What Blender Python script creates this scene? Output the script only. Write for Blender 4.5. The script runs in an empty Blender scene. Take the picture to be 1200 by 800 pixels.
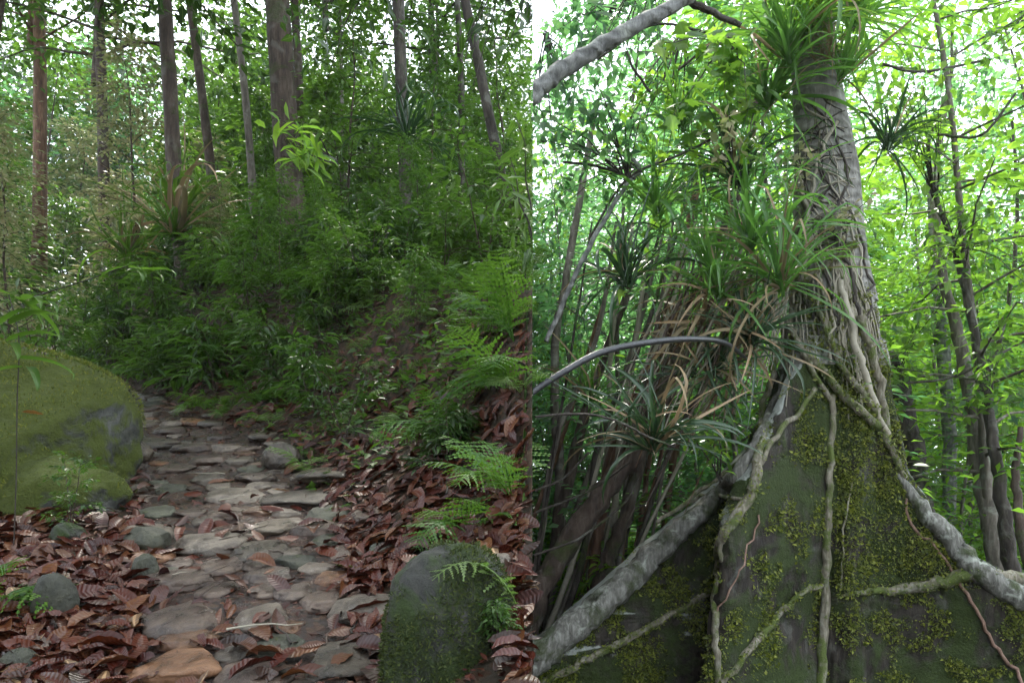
import bpy, math, random
import numpy as np
from mathutils import Vector, Matrix, noise
from mathutils.bvhtree import BVHTree
R_ = math.radians
scene = bpy.context.scene
C = bpy.context.collection

# ------------------------------------------------------------------ camera
F, HOR, CAMZ = 900.0, 560.0, 1.6          # focal length and horizon row for a 1200x800 frame
cd = bpy.data.cameras.new('camera'); cam = bpy.data.objects.new('camera', cd); C.objects.link(cam)
cd.lens = 27.0; cd.sensor_width = 36.0; cd.shift_y = 160 / 1200.0
cd.clip_start = 0.05; cd.clip_end = 2000
cam.location = (0, 0, CAMZ); cam.rotation_euler = (R_(90), 0, 0)
scene.camera = cam

# ------------------------------------------------------------------ sky, sun, exposure
SUN_EL, SUN_AZ = 54.0, -10.0              # the sun stands ahead of the camera, a little to the left
w = bpy.data.worlds.new('World'); scene.world = w; w.use_nodes = True
nt = w.node_tree; nt.nodes.clear()
out = nt.nodes.new('ShaderNodeOutputWorld'); bg = nt.nodes.new('ShaderNodeBackground')
sky = nt.nodes.new('ShaderNodeTexSky'); sky.sky_type = 'NISHITA'; sky.sun_disc = False
sky.sun_elevation = R_(SUN_EL); sky.sun_rotation = R_(SUN_AZ)
mx = nt.nodes.new('ShaderNodeMix'); mx.data_type = 'RGBA'
mx.inputs[0].default_value = 0.72
nt.links.new(sky.outputs[0], mx.inputs[6]); mx.inputs[7].default_value = (10.6, 11.5, 12.3, 1)   # thin bright overcast
nt.links.new(mx.outputs[2], bg.inputs[0]); bg.inputs[1].default_value = 0.15
nt.links.new(bg.outputs[0], out.inputs[0])
sl = bpy.data.lights.new('sun', 'SUN'); sun = bpy.data.objects.new('sun', sl); C.objects.link(sun)
sl.energy = 3.6; sl.angle = R_(1.5); sl.color = (1, .95, .84)
_d = Vector((math.sin(R_(SUN_AZ)) * math.cos(R_(SUN_EL)), math.cos(R_(SUN_AZ)) * math.cos(R_(SUN_EL)), math.sin(R_(SUN_EL))))
sun.rotation_euler = _d.to_track_quat('Z', 'Y').to_euler(); sun.location = (0, 0, 40)
vs = scene.view_settings; vs.view_transform = 'Standard'; vs.look = 'None'; vs.gamma = 1; vs.exposure = 1.5
HAZE = .0005
cy = scene.cycles
cy.use_denoising = True; cy.max_bounces = 7; cy.diffuse_bounces = 4; cy.glossy_bounces = 2
cy.transmission_bounces = 3; cy.transparent_max_bounces = 4; cy.volume_bounces = 0
cy.sample_clamp_indirect = 6; cy.caustics_reflective = False; cy.caustics_refractive = False
cy.use_adaptive_sampling = True; cy.adaptive_threshold = 0.02

# ------------------------------------------------------------------ helpers
rs = np.random.RandomState
def P(px, py, Y): return Vector(((px - 600) / F * Y, Y, CAMZ + (HOR - py) / F * Y))
def seam(Y): return 0.02667 * Y             # the line where the hillside of the path breaks off

def tag(o, label=None, cat=None, group=None, kind=None):
    if label: o['label'] = label
    if cat: o['category'] = cat
    if group: o['group'] = group
    if kind: o['kind'] = kind
    return o
def link(name, data, parent=None, loc=None, rot=None, scale=None):
    o = bpy.data.objects.new(name, data); C.objects.link(o)
    if parent is not None: o.parent = parent
    if loc is not None: o.location = loc
    if rot is not None: o.rotation_euler = rot
    if scale is not None: o.scale = (scale,) * 3 if isinstance(scale, (int, float)) else scale
    return o
def empty(name, loc=(0, 0, 0), rz=0, scale=1):
    o = link(name, None, loc=loc, rot=(0, 0, rz), scale=scale); o.empty_display_size = .2; return o

def np_mesh(name, V, T, mats=(), smooth=True, lc=None, midx=None):
    """triangle or quad mesh from arrays"""
    V = np.asarray(V, np.float32).reshape(-1, 3); T = np.asarray(T, np.int32)
    me = bpy.data.meshes.new(name); k = T.shape[1]
    me.vertices.add(len(V)); me.vertices.foreach_set('co', V.ravel())
    me.loops.add(T.size); me.loops.foreach_set('vertex_index', T.ravel())
    me.polygons.add(len(T)); me.polygons.foreach_set('loop_start', np.arange(0, T.size, k, dtype=np.int32))
    me.polygons.foreach_set('use_smooth', np.full(len(T), smooth))
    if midx is not None: me.polygons.foreach_set('material_index', np.asarray(midx, np.int32))
    if lc is not None:
        a = me.attributes.new('lc', 'FLOAT_VECTOR', 'POINT'); a.data.foreach_set('vector', np.asarray(lc, np.float32).ravel())
    for m in mats: me.materials.append(m)
    me.update(calc_edges=True)
    return me

# leaf templates: x along the leaf, y across, z up; (verts, triangles)
def tpl(name):
    if name == 'simple':
        v = [(0,0,0),(.42,.5,.05),(1,0,-.12),(.42,-.5,.05),(.45,0,-.04)]
        t = [(0,4,1),(1,4,2),(2,4,3),(3,4,0)]
    elif name == 'lance':
        v = [(0,0,0),(.3,.42,.06),(.68,.34,.03),(1,0,-.22),(.68,-.34,.03),(.3,-.42,.06),(.32,0,0),(.7,0,-.06)]
        t = [(0,6,1),(1,6,2),(6,7,2),(2,7,3),(3,7,4),(4,7,6),(4,6,5),(5,6,0)]
    elif name == 'flat':
        v = [(0,0,0),(.5,.5,0.03),(1,0,-.08),(.5,-.5,.03)]
        t = [(0,2,1),(0,3,2)]
    elif name == 'maple':
        v = [(0,0,0)]; n = 7
        ang = [-125,-80,-42,0,42,80,125]; ln = [.42,.7,.62,1.0,.62,.7,.42]
        pts = []
        for i in range(n):
            pts.append((ang[i], ln[i]))
            if i < n-1: pts.append(((ang[i]+ang[i+1])/2, .40))
        for a, l in pts: v.append((.25+l*.75*math.cos(R_(a)), l*.62*math.sin(R_(a)), -.06*l))
        v.append((.25, 0, .03)); c = len(v)-1
        t = [(c, i, i+1) for i in range(1, len(pts))] + [(c, 0, 1), (c, len(pts), 0)]
    elif name == 'moss':
        v = [(0,.0,0),(.5,.35,.12),(1,0,.05),(.5,-.35,.12)]
        t = [(0,2,1),(0,3,2)]
    return np.array(v, float), np.array(t, int)
TPL = {k: tpl(k) for k in ('simple', 'lance', 'flat', 'maple', 'moss')}

def nrm(a): return a / np.maximum(np.linalg.norm(a, axis=-1, keepdims=True), 1e-9)
def place_leaves(kind, pos, dr, up, L, W):
    tv, tt = TPL[kind]
    dr = nrm(dr); side = nrm(np.cross(up, dr)); u = np.cross(dr, side)
    V = pos[:, None, :] + tv[None, :, 0:1]*L[:, None, None]*dr[:, None, :] + tv[None, :, 1:2]*W[:, None, None]*side[:, None, :] \
        + tv[None, :, 2:3]*L[:, None, None]*u[:, None, :]
    return V
def leaf_mesh(name, kind, V, mats, smooth=True):
    tv, tt = TPL[kind]; n, k = V.shape[0], V.shape[1]
    T = (tt[None] + (np.arange(n)*k)[:, None, None]).reshape(-1, 3)
    lc = np.tile(tv, (n, 1))
    return np_mesh(name, V, T, mats, smooth, lc)

def trim(me, loc, side):
    """cut a mesh off at the brink between the hillside and the low ground"""
    import bmesh
    bm = bmesh.new(); bm.from_mesh(me); n = Vector((1, -.02667, 0)).normalized()*side
    bmesh.ops.bisect_plane(bm, geom=bm.verts[:]+bm.edges[:]+bm.faces[:], plane_co=Vector((.004*side, 0, 0))-Vector(loc), plane_no=n, clear_inner=True)
    bm.to_mesh(me); bm.free(); return me
def clip(W, side):
    """leaves over the brink are dropped, those that just reach it are cut short there"""
    k = .02667-(.0020 if side > 0 else -.0006); lim = k*np.maximum(W[..., 1], 0); W = W[((W[..., 0]-lim)*side).mean(1) > 0]; lim = k*np.maximum(W[..., 1], 0)
    W = W.copy(); W[..., 0] = np.maximum(W[..., 0], lim) if side > 0 else np.minimum(W[..., 0], lim)
    return W
def catmull(pts, rad, n):
    pts = [np.array(p, float) for p in pts]; P_ = [2*pts[0]-pts[1]] + pts + [2*pts[-1]-pts[-2]]
    o, r = [], []
    for i in range(len(pts)-1):
        p0, p1, p2, p3 = P_[i:i+4]
        for j in range(n):
            t = j/n
            o.append(.5*((2*p1)+(-p0+p2)*t+(2*p0-5*p1+4*p2-p3)*t*t+(-p0+3*p1-3*p2+p3)*t**3)); r.append(rad[i]*(1-t)+rad[i+1]*t)
    o.append(pts[-1]); r.append(rad[-1])
    return np.array(o), np.array(r)
def tube_arrays(pts, rad, sides=6, wob=0.0, seed=0, flatten=1.0):
    pts = np.asarray(pts, float); n = len(pts); rad = np.asarray(rad, float)
    tan = nrm(np.gradient(pts, axis=0)); ref = np.array([0.13, .92, .05]) if abs(tan[:, 1]).mean() < .8 else np.array([1., .1, 0])
    a = nrm(np.cross(tan, ref)); b = np.cross(tan, a)
    th = np.linspace(0, 2*math.pi, sides, endpoint=False)
    q = rs(seed); rr = rad[:, None]*(1 + wob*(q.rand(n, sides)-.5))
    V = pts[:, None] + rr[..., None]*(np.cos(th)[None, :, None]*a[:, None]*flatten + np.sin(th)[None, :, None]*b[:, None])
    V = V.reshape(-1, 3); T = []
    for i in range(n-1):
        for j in range(sides):
            k = (j+1) % sides; p, q2, r, s = i*sides+j, i*sides+k, (i+1)*sides+k, (i+1)*sides+j
            T += [(p, q2, r), (p, r, s)]
    return V, np.array(T)
def merge(parts):
    Vs, Ts, off = [], [], 0
    for V, T in parts:
        Vs.append(V); Ts.append(np.asarray(T)+off); off += len(V)
    return np.concatenate(Vs), np.concatenate(Ts)

# ------------------------------------------------------------------ materials
def newmat(name):
    m = bpy.data.materials.new(name); m.use_nodes = True
    n = m.node_tree.nodes; b = n['Principled BSDF']; return m, n, m.node_tree.links, b
def ramp(n, cols, pos=None):
    r = n.new('ShaderNodeValToRGB'); e = r.color_ramp.elements
    while len(e) < len(cols): e.new(.5)
    for i, c in enumerate(cols):
        e[i].position = pos[i] if pos else i/(len(cols)-1); e[i].color = (*c, 1)
    return r
def mixc(n, l, fac, a, b, mode='MIX'):
    m = n.new('ShaderNodeMix'); m.data_type = 'RGBA'; m.blend_type = mode
    for i, s in ((0, fac), (6, a), (7, b)):
        if isinstance(s, (int, float)): m.inputs[i].default_value = s
        elif isinstance(s, tuple): m.inputs[i].default_value = (*s, 1)
        else: l.new(s, m.inputs[i])
    return m.outputs[2]
def tex_noise(n, l, vec, scale, detail=6, rough=.6, dist=0):
    t = n.new('ShaderNodeTexNoise'); t.inputs['Scale'].default_value = scale; t.inputs['Detail'].default_value = detail
    t.inputs['Roughness'].default_value = rough; t.inputs['Distortion'].default_value = dist
    if vec is not None: l.new(vec, t.inputs['Vector'])
    return t
def mapping(n, l, vec, sc):
    m = n.new('ShaderNodeMapping'); m.inputs['Scale'].default_value = sc; l.new(vec, m.inputs[0]); return m.outputs[0]
def math_(n, l, op, a, b=None, clamp=False):
    m = n.new('ShaderNodeMath'); m.operation = op; m.use_clamp = clamp
    for i, s in enumerate((a, b)):
        if s is None: continue
        if isinstance(s, (int, float)): m.inputs[i].default_value = s
        else: l.new(s, m.inputs[i])
    return m.outputs[0]
def bump(n, l, h, strength, dist, prev=None):
    b = n.new('ShaderNodeBump'); b.inputs['Strength'].default_value = strength; b.inputs['Distance'].default_value = dist
    l.new(h, b.inputs['Height'])
    if prev is not None: l.new(prev, b.inputs['Normal'])
    return b.outputs[0]

def leaf_mat(name, cols, trans=.4, rough=.35, tcol=None, spec=.5, rib=True):
    m, n, l, b = newmat(name)
    g = n.new('ShaderNodeNewGeometry'); oi = n.new('ShaderNodeObjectInfo')
    r = ramp(n, cols); l.new(g.outputs['Random Per Island'], r.inputs[0])
    hs = n.new('ShaderNodeHueSaturation'); l.new(r.outputs[0], hs.inputs['Color'])
    l.new(math_(n, l, 'MULTIPLY_ADD', oi.outputs['Random'], .5), hs.inputs['Value'])
    hs.inputs['Value'].default_value = 1
    mm = n.new('ShaderNodeMapRange'); l.new(oi.outputs['Random'], mm.inputs[0]); mm.inputs[3].default_value = .75; mm.inputs[4].default_value = 1.3
    l.new(mm.outputs[0], hs.inputs['Value'])
    mh = n.new('ShaderNodeMapRange'); l.new(oi.outputs['Random'], mh.inputs[0]); mh.inputs[3].default_value = .515; mh.inputs[4].default_value = .485
    l.new(mh.outputs[0], hs.inputs['Hue'])
    col = hs.outputs[0]
    if rib:
        at = n.new('ShaderNodeAttribute'); at.attribute_name = 'lc'
        sp = n.new('ShaderNodeSeparateXYZ'); l.new(at.outputs['Vector'], sp.inputs[0])
        ab = math_(n, l, 'ABSOLUTE', sp.outputs[1]); k = math_(n, l, 'LESS_THAN', ab, .035)
        col = mixc(n, l, math_(n, l, 'MULTIPLY', k, .35), col, (.25, .32, .12))
    l.new(col, b.inputs['Base Color']); b.inputs['Roughness'].default_value = rough; b.inputs['Specular IOR Level'].default_value = spec
    t = n.new('ShaderNodeBsdfTranslucent')
    if tcol: l.new(mixc(n, l, .55, col, tcol), t.inputs[0])
    else: l.new(col, t.inputs[0])
    ms = n.new('ShaderNodeMixShader'); ms.inputs[0].default_value = trans
    l.new(b.outputs[0], ms.inputs[1]); l.new(t.outputs[0], ms.inputs[2]); l.new(ms.outputs[0], n['Material Output'].inputs[0])
    return m

def bark_mat(name, c1, c2, moss=0.0, lichen=0.0, scale=1.0, rings=0.0, c_moss=(.05, .08, .012), top=None):
    m, n, l, b = newmat(name); tc = n.new('ShaderNodeTexCoord'); v = tc.outputs['Object']
    a = tex_noise(n, l, mapping(n, l, v, (6*scale, 6*scale, 1.2*scale)), 2.2, 8, .65)
    r = ramp(n, [tuple(x*.45 for x in c1), c1, c2], [.3, .5, .72]); l.new(a.outputs[0], r.inputs[0]); col = r.outputs[0]
    h = a.outputs[0]
    if rings:
        wv = n.new('ShaderNodeTexWave'); wv.bands_direction = 'Z'; wv.inputs['Scale'].default_value = 2.1*scale; wv.inputs['Distortion'].default_value = 7
        wv.inputs['Detail'].default_value = 4; wv.inputs['Detail Scale'].default_value = 1.6; l.new(v, wv.inputs[0])
        col = mixc(n, l, rings, col, mixc(n, l, wv.outputs['Fac'], tuple(x*.5 for x in c1), c2))
        h = math_(n, l, 'ADD', math_(n, l, 'MULTIPLY', wv.outputs['Fac'], .5), h)
    if lichen:
        q = tex_noise(n, l, v, 3.1*scale, 7, .62, .6); k = ramp(n, [(0,)*3, (1,)*3], [.54, .66]); l.new(q.outputs[0], k.inputs[0])
        col = mixc(n, l, math_(n, l, 'MULTIPLY', k.outputs[0], lichen), col, (.36, .38, .33))
    if moss:
        q = tex_noise(n, l, v, 1.5*scale, 9, .68, .4); k = ramp(n, [(0,)*3, (1,)*3], [.60-.22*moss, .70-.22*moss]); l.new(q.outputs[0], k.inputs[0])
        q2 = tex_noise(n, l, v, 34*scale, 4, .7)
        mc = mixc(n, l, q2.outputs[0], tuple(x*.35 for x in c_moss), tuple(x*1.9 for x in c_moss))
        col = mixc(n, l, math_(n, l, 'MULTIPLY', k.outputs[0], min(1, moss+.35)), col, mc)
        h = math_(n, l, 'ADD', h, math_(n, l, 'MULTIPLY', math_(n, l, 'MULTIPLY', k.outputs[0], q2.outputs[0]), 1.4))
    if top:                                   # pale crust, with whitish sky light painted into the roots' upward sides
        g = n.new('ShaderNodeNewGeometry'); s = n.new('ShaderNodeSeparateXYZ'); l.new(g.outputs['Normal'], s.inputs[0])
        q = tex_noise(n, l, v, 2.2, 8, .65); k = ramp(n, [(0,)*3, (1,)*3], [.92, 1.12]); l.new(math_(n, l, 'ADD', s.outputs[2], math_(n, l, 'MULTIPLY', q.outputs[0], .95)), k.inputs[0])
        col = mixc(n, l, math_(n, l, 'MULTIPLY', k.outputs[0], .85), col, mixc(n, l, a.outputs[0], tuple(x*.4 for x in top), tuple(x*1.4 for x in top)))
    l.new(col, b.inputs['Base Color']); b.inputs['Roughness'].default_value = .82; b.inputs['Specular IOR Level'].default_value = .3
    l.new(bump(n, l, h, .9, .035/scale), b.inputs['Normal'])
    return m

def rock_mat(name, c1, c2, moss=0.0, wet=.4, c_moss=(.095, .120, .013), facing=True):
    m, n, l, b = newmat(name); tc = n.new('ShaderNodeTexCoord'); v = tc.outputs['Object']; oi = n.new('ShaderNodeObjectInfo')
    a = tex_noise(n, l, v, 7, 10, .68, .5); fine = tex_noise(n, l, v, 55, 6, .7)
    r = ramp(n, [tuple(x*.4 for x in c1), c1, c2], [.34, .5, .68]); l.new(a.outputs[0], r.inputs[0])
    col = mixc(n, l, .5, r.outputs[0], mixc(n, l, fine.outputs[0], (.15, .15, .15), (.95, .93, .9)), 'SOFT_LIGHT')
    vor = n.new('ShaderNodeTexVoronoi'); vor.inputs['Scale'].default_value = 140; l.new(v, vor.inputs[0])
    sp = ramp(n, [(1,)*3, (0,)*3], [.12, .22]); l.new(vor.outputs['Distance'], sp.inputs[0])
    col = mixc(n, l, math_(n, l, 'MULTIPLY', sp.outputs[0], .35), col, tuple(min(1, x*2) for x in c2))
    h = math_(n, l, 'ADD', a.outputs[0], math_(n, l, 'MULTIPLY', fine.outputs[0], .25))
    hs = n.new('ShaderNodeHueSaturation'); l.new(col, hs.inputs['Color'])
    mm = n.new('ShaderNodeMapRange'); l.new(oi.outputs['Random'], mm.inputs[0]); mm.inputs[3].default_value = .6; mm.inputs[4].default_value = 1.35; l.new(mm.outputs[0], hs.inputs['Value'])
    col = hs.outputs[0]; rough = math_(n, l, 'MULTIPLY_ADD', a.outputs[0], .6)
    n[rough.node.name].inputs[2].default_value = .55 - wet*.62
    if moss:
        g = n.new('ShaderNodeNewGeometry'); s = n.new('ShaderNodeSeparateXYZ'); l.new(g.outputs['Normal'], s.inputs[0])
        q = tex_noise(n, l, v, 2.6, 9, .66, .8)
        f = math_(n, l, 'ADD', q.outputs[0], math_(n, l, 'MULTIPLY', s.outputs[2], .22 if facing else .06))
        k = ramp(n, [(0,)*3, (1,)*3], [.86-.42*moss, .98-.42*moss]); l.new(f, k.inputs[0])
        q2 = tex_noise(n, l, v, 60, 5, .75); q3 = tex_noise(n, l, v, 6, 5, .6)
        mc = mixc(n, l, q2.outputs[0], tuple(x*.3 for x in c_moss), tuple(x*2.0 for x in c_moss))
        mc = mixc(n, l, math_(n, l, 'MULTIPLY', q3.outputs[0], .6), mc, tuple(x*.5 for x in c_moss))
        col = mixc(n, l, k.outputs[0], col, mc)
        h = math_(n, l, 'ADD', h, math_(n, l, 'MULTIPLY', math_(n, l, 'MULTIPLY', k.outputs[0], q2.outputs[0]), 1.6))
        rough = math_(n, l, 'MAXIMUM', rough, math_(n, l, 'MULTIPLY', k.outputs[0], .9))
    l.new(col, b.inputs['Base Color']); l.new(math_(n, l, 'ADD', rough, 0, True), b.inputs['Roughness'])
    b.inputs['Specular IOR Level'].default_value = .5
    l.new(bump(n, l, h, 1.0, .03), b.inputs['Normal'])
    return m

def litter_mat(name, cols, trans=.05, rough=.4):
    m, n, l, b = newmat(name)
    g = n.new('ShaderNodeNewGeometry'); oi = n.new('ShaderNodeObjectInfo')
    rnd = math_(n, l, 'FRACT', math_(n, l, 'ADD', g.outputs['Random Per Island'], oi.outputs['Random']))
    r = ramp(n, cols); l.new(rnd, r.inputs[0]); col = r.outputs[0]
    at = n.new('ShaderNodeAttribute'); at.attribute_name = 'lc'
    sp = n.new('ShaderNodeSeparateXYZ'); l.new(at.outputs['Vector'], sp.inputs[0])
    ab = math_(n, l, 'ABSOLUTE', sp.outputs[1])
    ph = math_(n, l, 'SUBTRACT', sp.outputs[0], math_(n, l, 'MULTIPLY', ab, .38))
    vein = math_(n, l, 'SINE', math_(n, l, 'MULTIPLY', ph, 66.0))
    no = tex_noise(n, l, at.outputs['Vector'], 6, 5, .65)
    col = mixc(n, l, math_(n, l, 'MULTIPLY', no.outputs[0], .8), col, tuple(x*.3 for x in cols[0]))
    k = math_(n, l, 'LESS_THAN', ab, .035)
    col = mixc(n, l, math_(n, l, 'MULTIPLY', k, .5), col, tuple(min(1, x*2.2) for x in cols[-1]))
    l.new(col, b.inputs['Base Color'])
    b.inputs['Roughness'].default_value = rough; b.inputs['Specular IOR Level'].default_value = .38
    l.new(bump(n, l, vein, .35, .002), b.inputs['Normal'])
    t = n.new('ShaderNodeBsdfTranslucent'); l.new(col, t.inputs[0]); ms = n.new('ShaderNodeMixShader'); ms.inputs[0].default_value = trans
    l.new(b.outputs[0], ms.inputs[1]); l.new(t.outputs[0], ms.inputs[2]); l.new(ms.outputs[0], n['Material Output'].inputs[0])
    return m

def ground_mat(name, wet=True, green=0.0):
    m, n, l, b = newmat(name); tc = n.new('ShaderNodeTexCoord'); v = tc.outputs['Object']
    a = tex_noise(n, l, v, 3.2, 10, .7, .6); f = tex_noise(n, l, v, 38, 8, .72)
    r = ramp(n, [(.012, .007, .006), (.028, .016, .012), (.055, .032, .023)], [.3, .52, .75]); l.new(a.outputs[0], r.inputs[0])
    vo = n.new('ShaderNodeTexVoronoi'); vo.inputs['Scale'].default_value = 26; l.new(v, vo.inputs[0])
    vc = ramp(n, [(.02, .012, .009), (.075, .03, .018), (.05, .035, .028), (.11, .06, .035), (.03, .018, .014)]); vc.color_ramp.interpolation = 'CONSTANT'
    sx = n.new('ShaderNodeSeparateColor'); l.new(vo.outputs['Color'], sx.inputs[0]); l.new(sx.outputs[0], vc.inputs[0])
    col = mixc(n, l, .55, r.outputs[0], vc.outputs[0])
    if green: col = mixc(n, l, math_(n, l, 'MULTIPLY', a.outputs[0], green), col, (.03, .05, .012))
    l.new(col, b.inputs['Base Color'])
    rr = ramp(n, [(.08,)*3, (.36,)*3], [.44, .60]); l.new(a.outputs[0], rr.inputs[0])
    if wet: l.new(rr.outputs[0], b.inputs['Roughness'])
    else: b.inputs['Roughness'].default_value = .8; b.inputs['Specular IOR Level'].default_value = .25
    h = math_(n, l, 'ADD', math_(n, l, 'MULTIPLY', f.outputs[0], 1.2), math_(n, l, 'MULTIPLY', sx.outputs[1], .5))
    l.new(bump(n, l, h, .8, .022), b.inputs['Normal'])
    return m
def plain_mat(name, c, rough=.6, trans=0):
    m, n, l, b = newmat(name); tc = n.new('ShaderNodeTexCoord')
    a = tex_noise(n, l, tc.outputs['Object'], 22, 6, .65)
    l.new(mixc(n, l, a.outputs[0], tuple(x*.55 for x in c), tuple(min(1, x*1.4) for x in c)), b.inputs['Base Color']); b.inputs['Roughness'].default_value = rough
    l.new(bump(n, l, a.outputs[0], .6, .01), b.inputs['Normal'])
    return m

M = {}
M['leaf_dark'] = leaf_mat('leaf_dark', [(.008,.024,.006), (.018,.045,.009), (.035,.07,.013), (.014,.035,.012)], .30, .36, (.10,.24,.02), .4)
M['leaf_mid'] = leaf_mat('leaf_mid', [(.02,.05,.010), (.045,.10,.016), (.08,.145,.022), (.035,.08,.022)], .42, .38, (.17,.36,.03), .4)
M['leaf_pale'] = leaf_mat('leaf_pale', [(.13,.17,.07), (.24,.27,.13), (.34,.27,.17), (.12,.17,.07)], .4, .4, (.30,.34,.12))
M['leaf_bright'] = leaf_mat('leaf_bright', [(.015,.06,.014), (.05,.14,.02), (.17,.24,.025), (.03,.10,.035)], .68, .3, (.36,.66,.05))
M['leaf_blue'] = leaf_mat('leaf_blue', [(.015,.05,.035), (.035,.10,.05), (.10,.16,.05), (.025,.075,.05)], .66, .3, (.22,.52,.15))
M['leaf_fern'] = leaf_mat('leaf_fern', [(.035,.10,.012), (.055,.13,.016), (.08,.16,.02)], .35, .5, (.22,.42,.04), .3, rib=False)
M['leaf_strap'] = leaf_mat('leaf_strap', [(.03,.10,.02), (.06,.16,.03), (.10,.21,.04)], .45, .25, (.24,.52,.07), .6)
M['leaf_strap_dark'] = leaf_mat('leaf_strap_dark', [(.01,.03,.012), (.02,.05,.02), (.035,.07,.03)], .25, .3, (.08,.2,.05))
M['leaf_dry'] = leaf_mat('leaf_dry', [(.20,.14,.07), (.30,.22,.12), (.14,.10,.06)], .2, .6, rib=False)
M['moss_leaf'] = leaf_mat('moss_leaf', [(.03,.045,.006), (.11,.14,.015), (.24,.26,.03), (.045,.065,.01)], .35, .5, (.20,.26,.03), rib=False)
M['moss_olive'] = leaf_mat('moss_olive', [(.05,.07,.008), (.11,.14,.013), (.18,.19,.02), (.08,.10,.01)], .25, .7, rib=False)
M['moss_dark'] = leaf_mat('moss_dark', [(.015,.028,.005), (.035,.055,.008), (.06,.08,.012)], .25, .7, rib=False)
M['bark_grey'] = bark_mat('bark_grey', (.13,.11,.09), (.24,.21,.18), lichen=.5)
M['bark_brown'] = bark_mat('bark_brown', (.065,.045,.035), (.13,.10,.08), lichen=.15, moss=.25)
M['bark_dark'] = bark_mat('bark_dark', (.045,.036,.03), (.10,.085,.07), moss=.3, lichen=.2)
M['bark_red'] = bark_mat('bark_red', (.13,.07,.045), (.25,.15,.09))
M['bark_pale'] = bark_mat('bark_pale', (.13,.13,.125), (.30,.30,.28), lichen=.7, moss=.2, rings=.3)
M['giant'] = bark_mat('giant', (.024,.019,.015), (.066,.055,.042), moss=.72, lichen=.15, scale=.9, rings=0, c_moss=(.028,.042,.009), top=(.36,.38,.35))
M['giant_trunk'] = bark_mat('giant_trunk', (.17,.16,.145), (.36,.345,.315), moss=.2, lichen=.6, scale=1.0, rings=.28)
M['ridge'] = bark_mat('ridge', (.12,.115,.10), (.27,.265,.24), moss=.42, lichen=.8, scale=1.7, c_moss=(.035,.05,.010))
M['bark_ink'] = plain_mat('bark_ink', (.022,.022,.027), .35)
M['root'] = bark_mat('root', (.17,.15,.11), (.33,.30,.24), moss=.55, lichen=.3, scale=2.2, c_moss=(.07,.10,.015))
M['root_red'] = bark_mat('root_red', (.20,.12,.09), (.34,.23,.18), scale=2)
M['rope'] = plain_mat('rope', (.30,.27,.21), .7)
M['rock_moss'] = rock_mat('rock_moss', (.06,.062,.055), (.14,.14,.12), moss=1.12, wet=.3)
M['rock_dense'] = rock_mat('rock_dense', (.05,.05,.042), (.11,.10,.085), moss=1.0, wet=.2, c_moss=(.045,.075,.012), facing=False)
M['rock_grey'] = rock_mat('rock_grey', (0.066,0.050,0.035), (0.142,0.108,0.077), wet=.85)
M['rock_olive'] = rock_mat('rock_olive', (0.047,0.047,0.031), (0.094,0.091,0.062), moss=.35, wet=.35)
M['rock_tan'] = rock_mat('rock_tan', (0.093,0.072,0.055), (0.186,0.152,0.115), wet=.8)
M['rock_orange'] = rock_mat('rock_orange', (0.096,0.043,0.019), (0.192,0.096,0.048), wet=.85)
M['rock_slate'] = rock_mat('rock_slate', (0.062,0.041,0.031), (0.120,0.084,0.060), wet=.85)
M['ground'] = ground_mat('ground'); M['soil'] = ground_mat('soil', False, .25); M['ground_dry'] = ground_mat('ground_dry', False, .8)
M['litter_brown'] = litter_mat('litter_brown', [(.035,.016,.012), (.06,.028,.018), (.10,.05,.03), (.025,.014,.012)], rough=.34)
M['litter_tan'] = litter_mat('litter_tan', [(.20,.11,.05), (.13,.06,.03), (.26,.16,.08)], rough=.45)
M['litter'] = litter_mat('litter', [(.040,.008,.005), (.09,.015,.006), (.135,.030,.009), (.055,.012,.008), (.17,.060,.018), (.032,.009,.007)])
M['litter_orange'] = litter_mat('litter_orange', [(.30,.13,.03), (.36,.17,.045)])
M['litter_green'] = litter_mat('litter_green', [(.14,.19,.03), (.20,.22,.04)])

# ------------------------------------------------------------------ the hillside of the path
SL = .2556                                   # the path climbs away from the camera
_ys = [-6, 0, 3.06, 4, 5.3, 6.5, 7.2, 9, 10.4, 12, 16, 60]
_xl = [-1.75, -1.75, -1.62, -1.95, -2.65, -3.35, -3.75, -5.0, -6.1, -7.6, -11.5, -20]   # left edge of the path
_xr = [-.35, -.35, -.52, -.78, -1.25, -1.85, -2.2, -3.6, -4.75, -6.2, -9.8, -18]        # right edge of the path
def nz(x, y, z=0, s=1.0, o=4): return noise.fractal(Vector((x*s, y*s, z*s)), 1.0, 2.0, o)
def hill(X, Y):
    l_, r_ = np.interp(Y, _ys, _xl), np.interp(Y, _ys, _xr)
    d = X - r_
    if d > 0:
        h = .40*min(d, .9) + 1.22*max(0, min(d, 1.85)-.9) + .06*max(0, d-1.85)
        h += .05*min(1, d)*nz(X, Y, 3, 1.4)
    elif X < l_:
        e = l_-X; h = .10*min(e, 2)*1.0 + .05*max(0, e-2) + .04*min(1, e)*nz(X, Y, 5, 1.2)
    else: h = 0
    h += .018*nz(X, Y, 0, 3.5, 3)
    far = max(0, Y-26)
    return h + SL*min(Y, 26) + .04*far
def hill_hit(px, py, y0=2.0):
    """where the line of sight through a pixel meets the hillside"""
    Y = y0; prev = Y
    while Y < 60:
        p = P(px, py, Y)
        if p.z < hill(p.x, Y):
            a, b = prev, Y
            for _ in range(14):
                m_ = (a+b)/2; q = P(px, py, m_)
                if q.z < hill(q.x, m_): b = m_
                else: a = m_
            return P(px, py, b)
        prev = Y; Y *= 1.02
    return None

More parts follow.
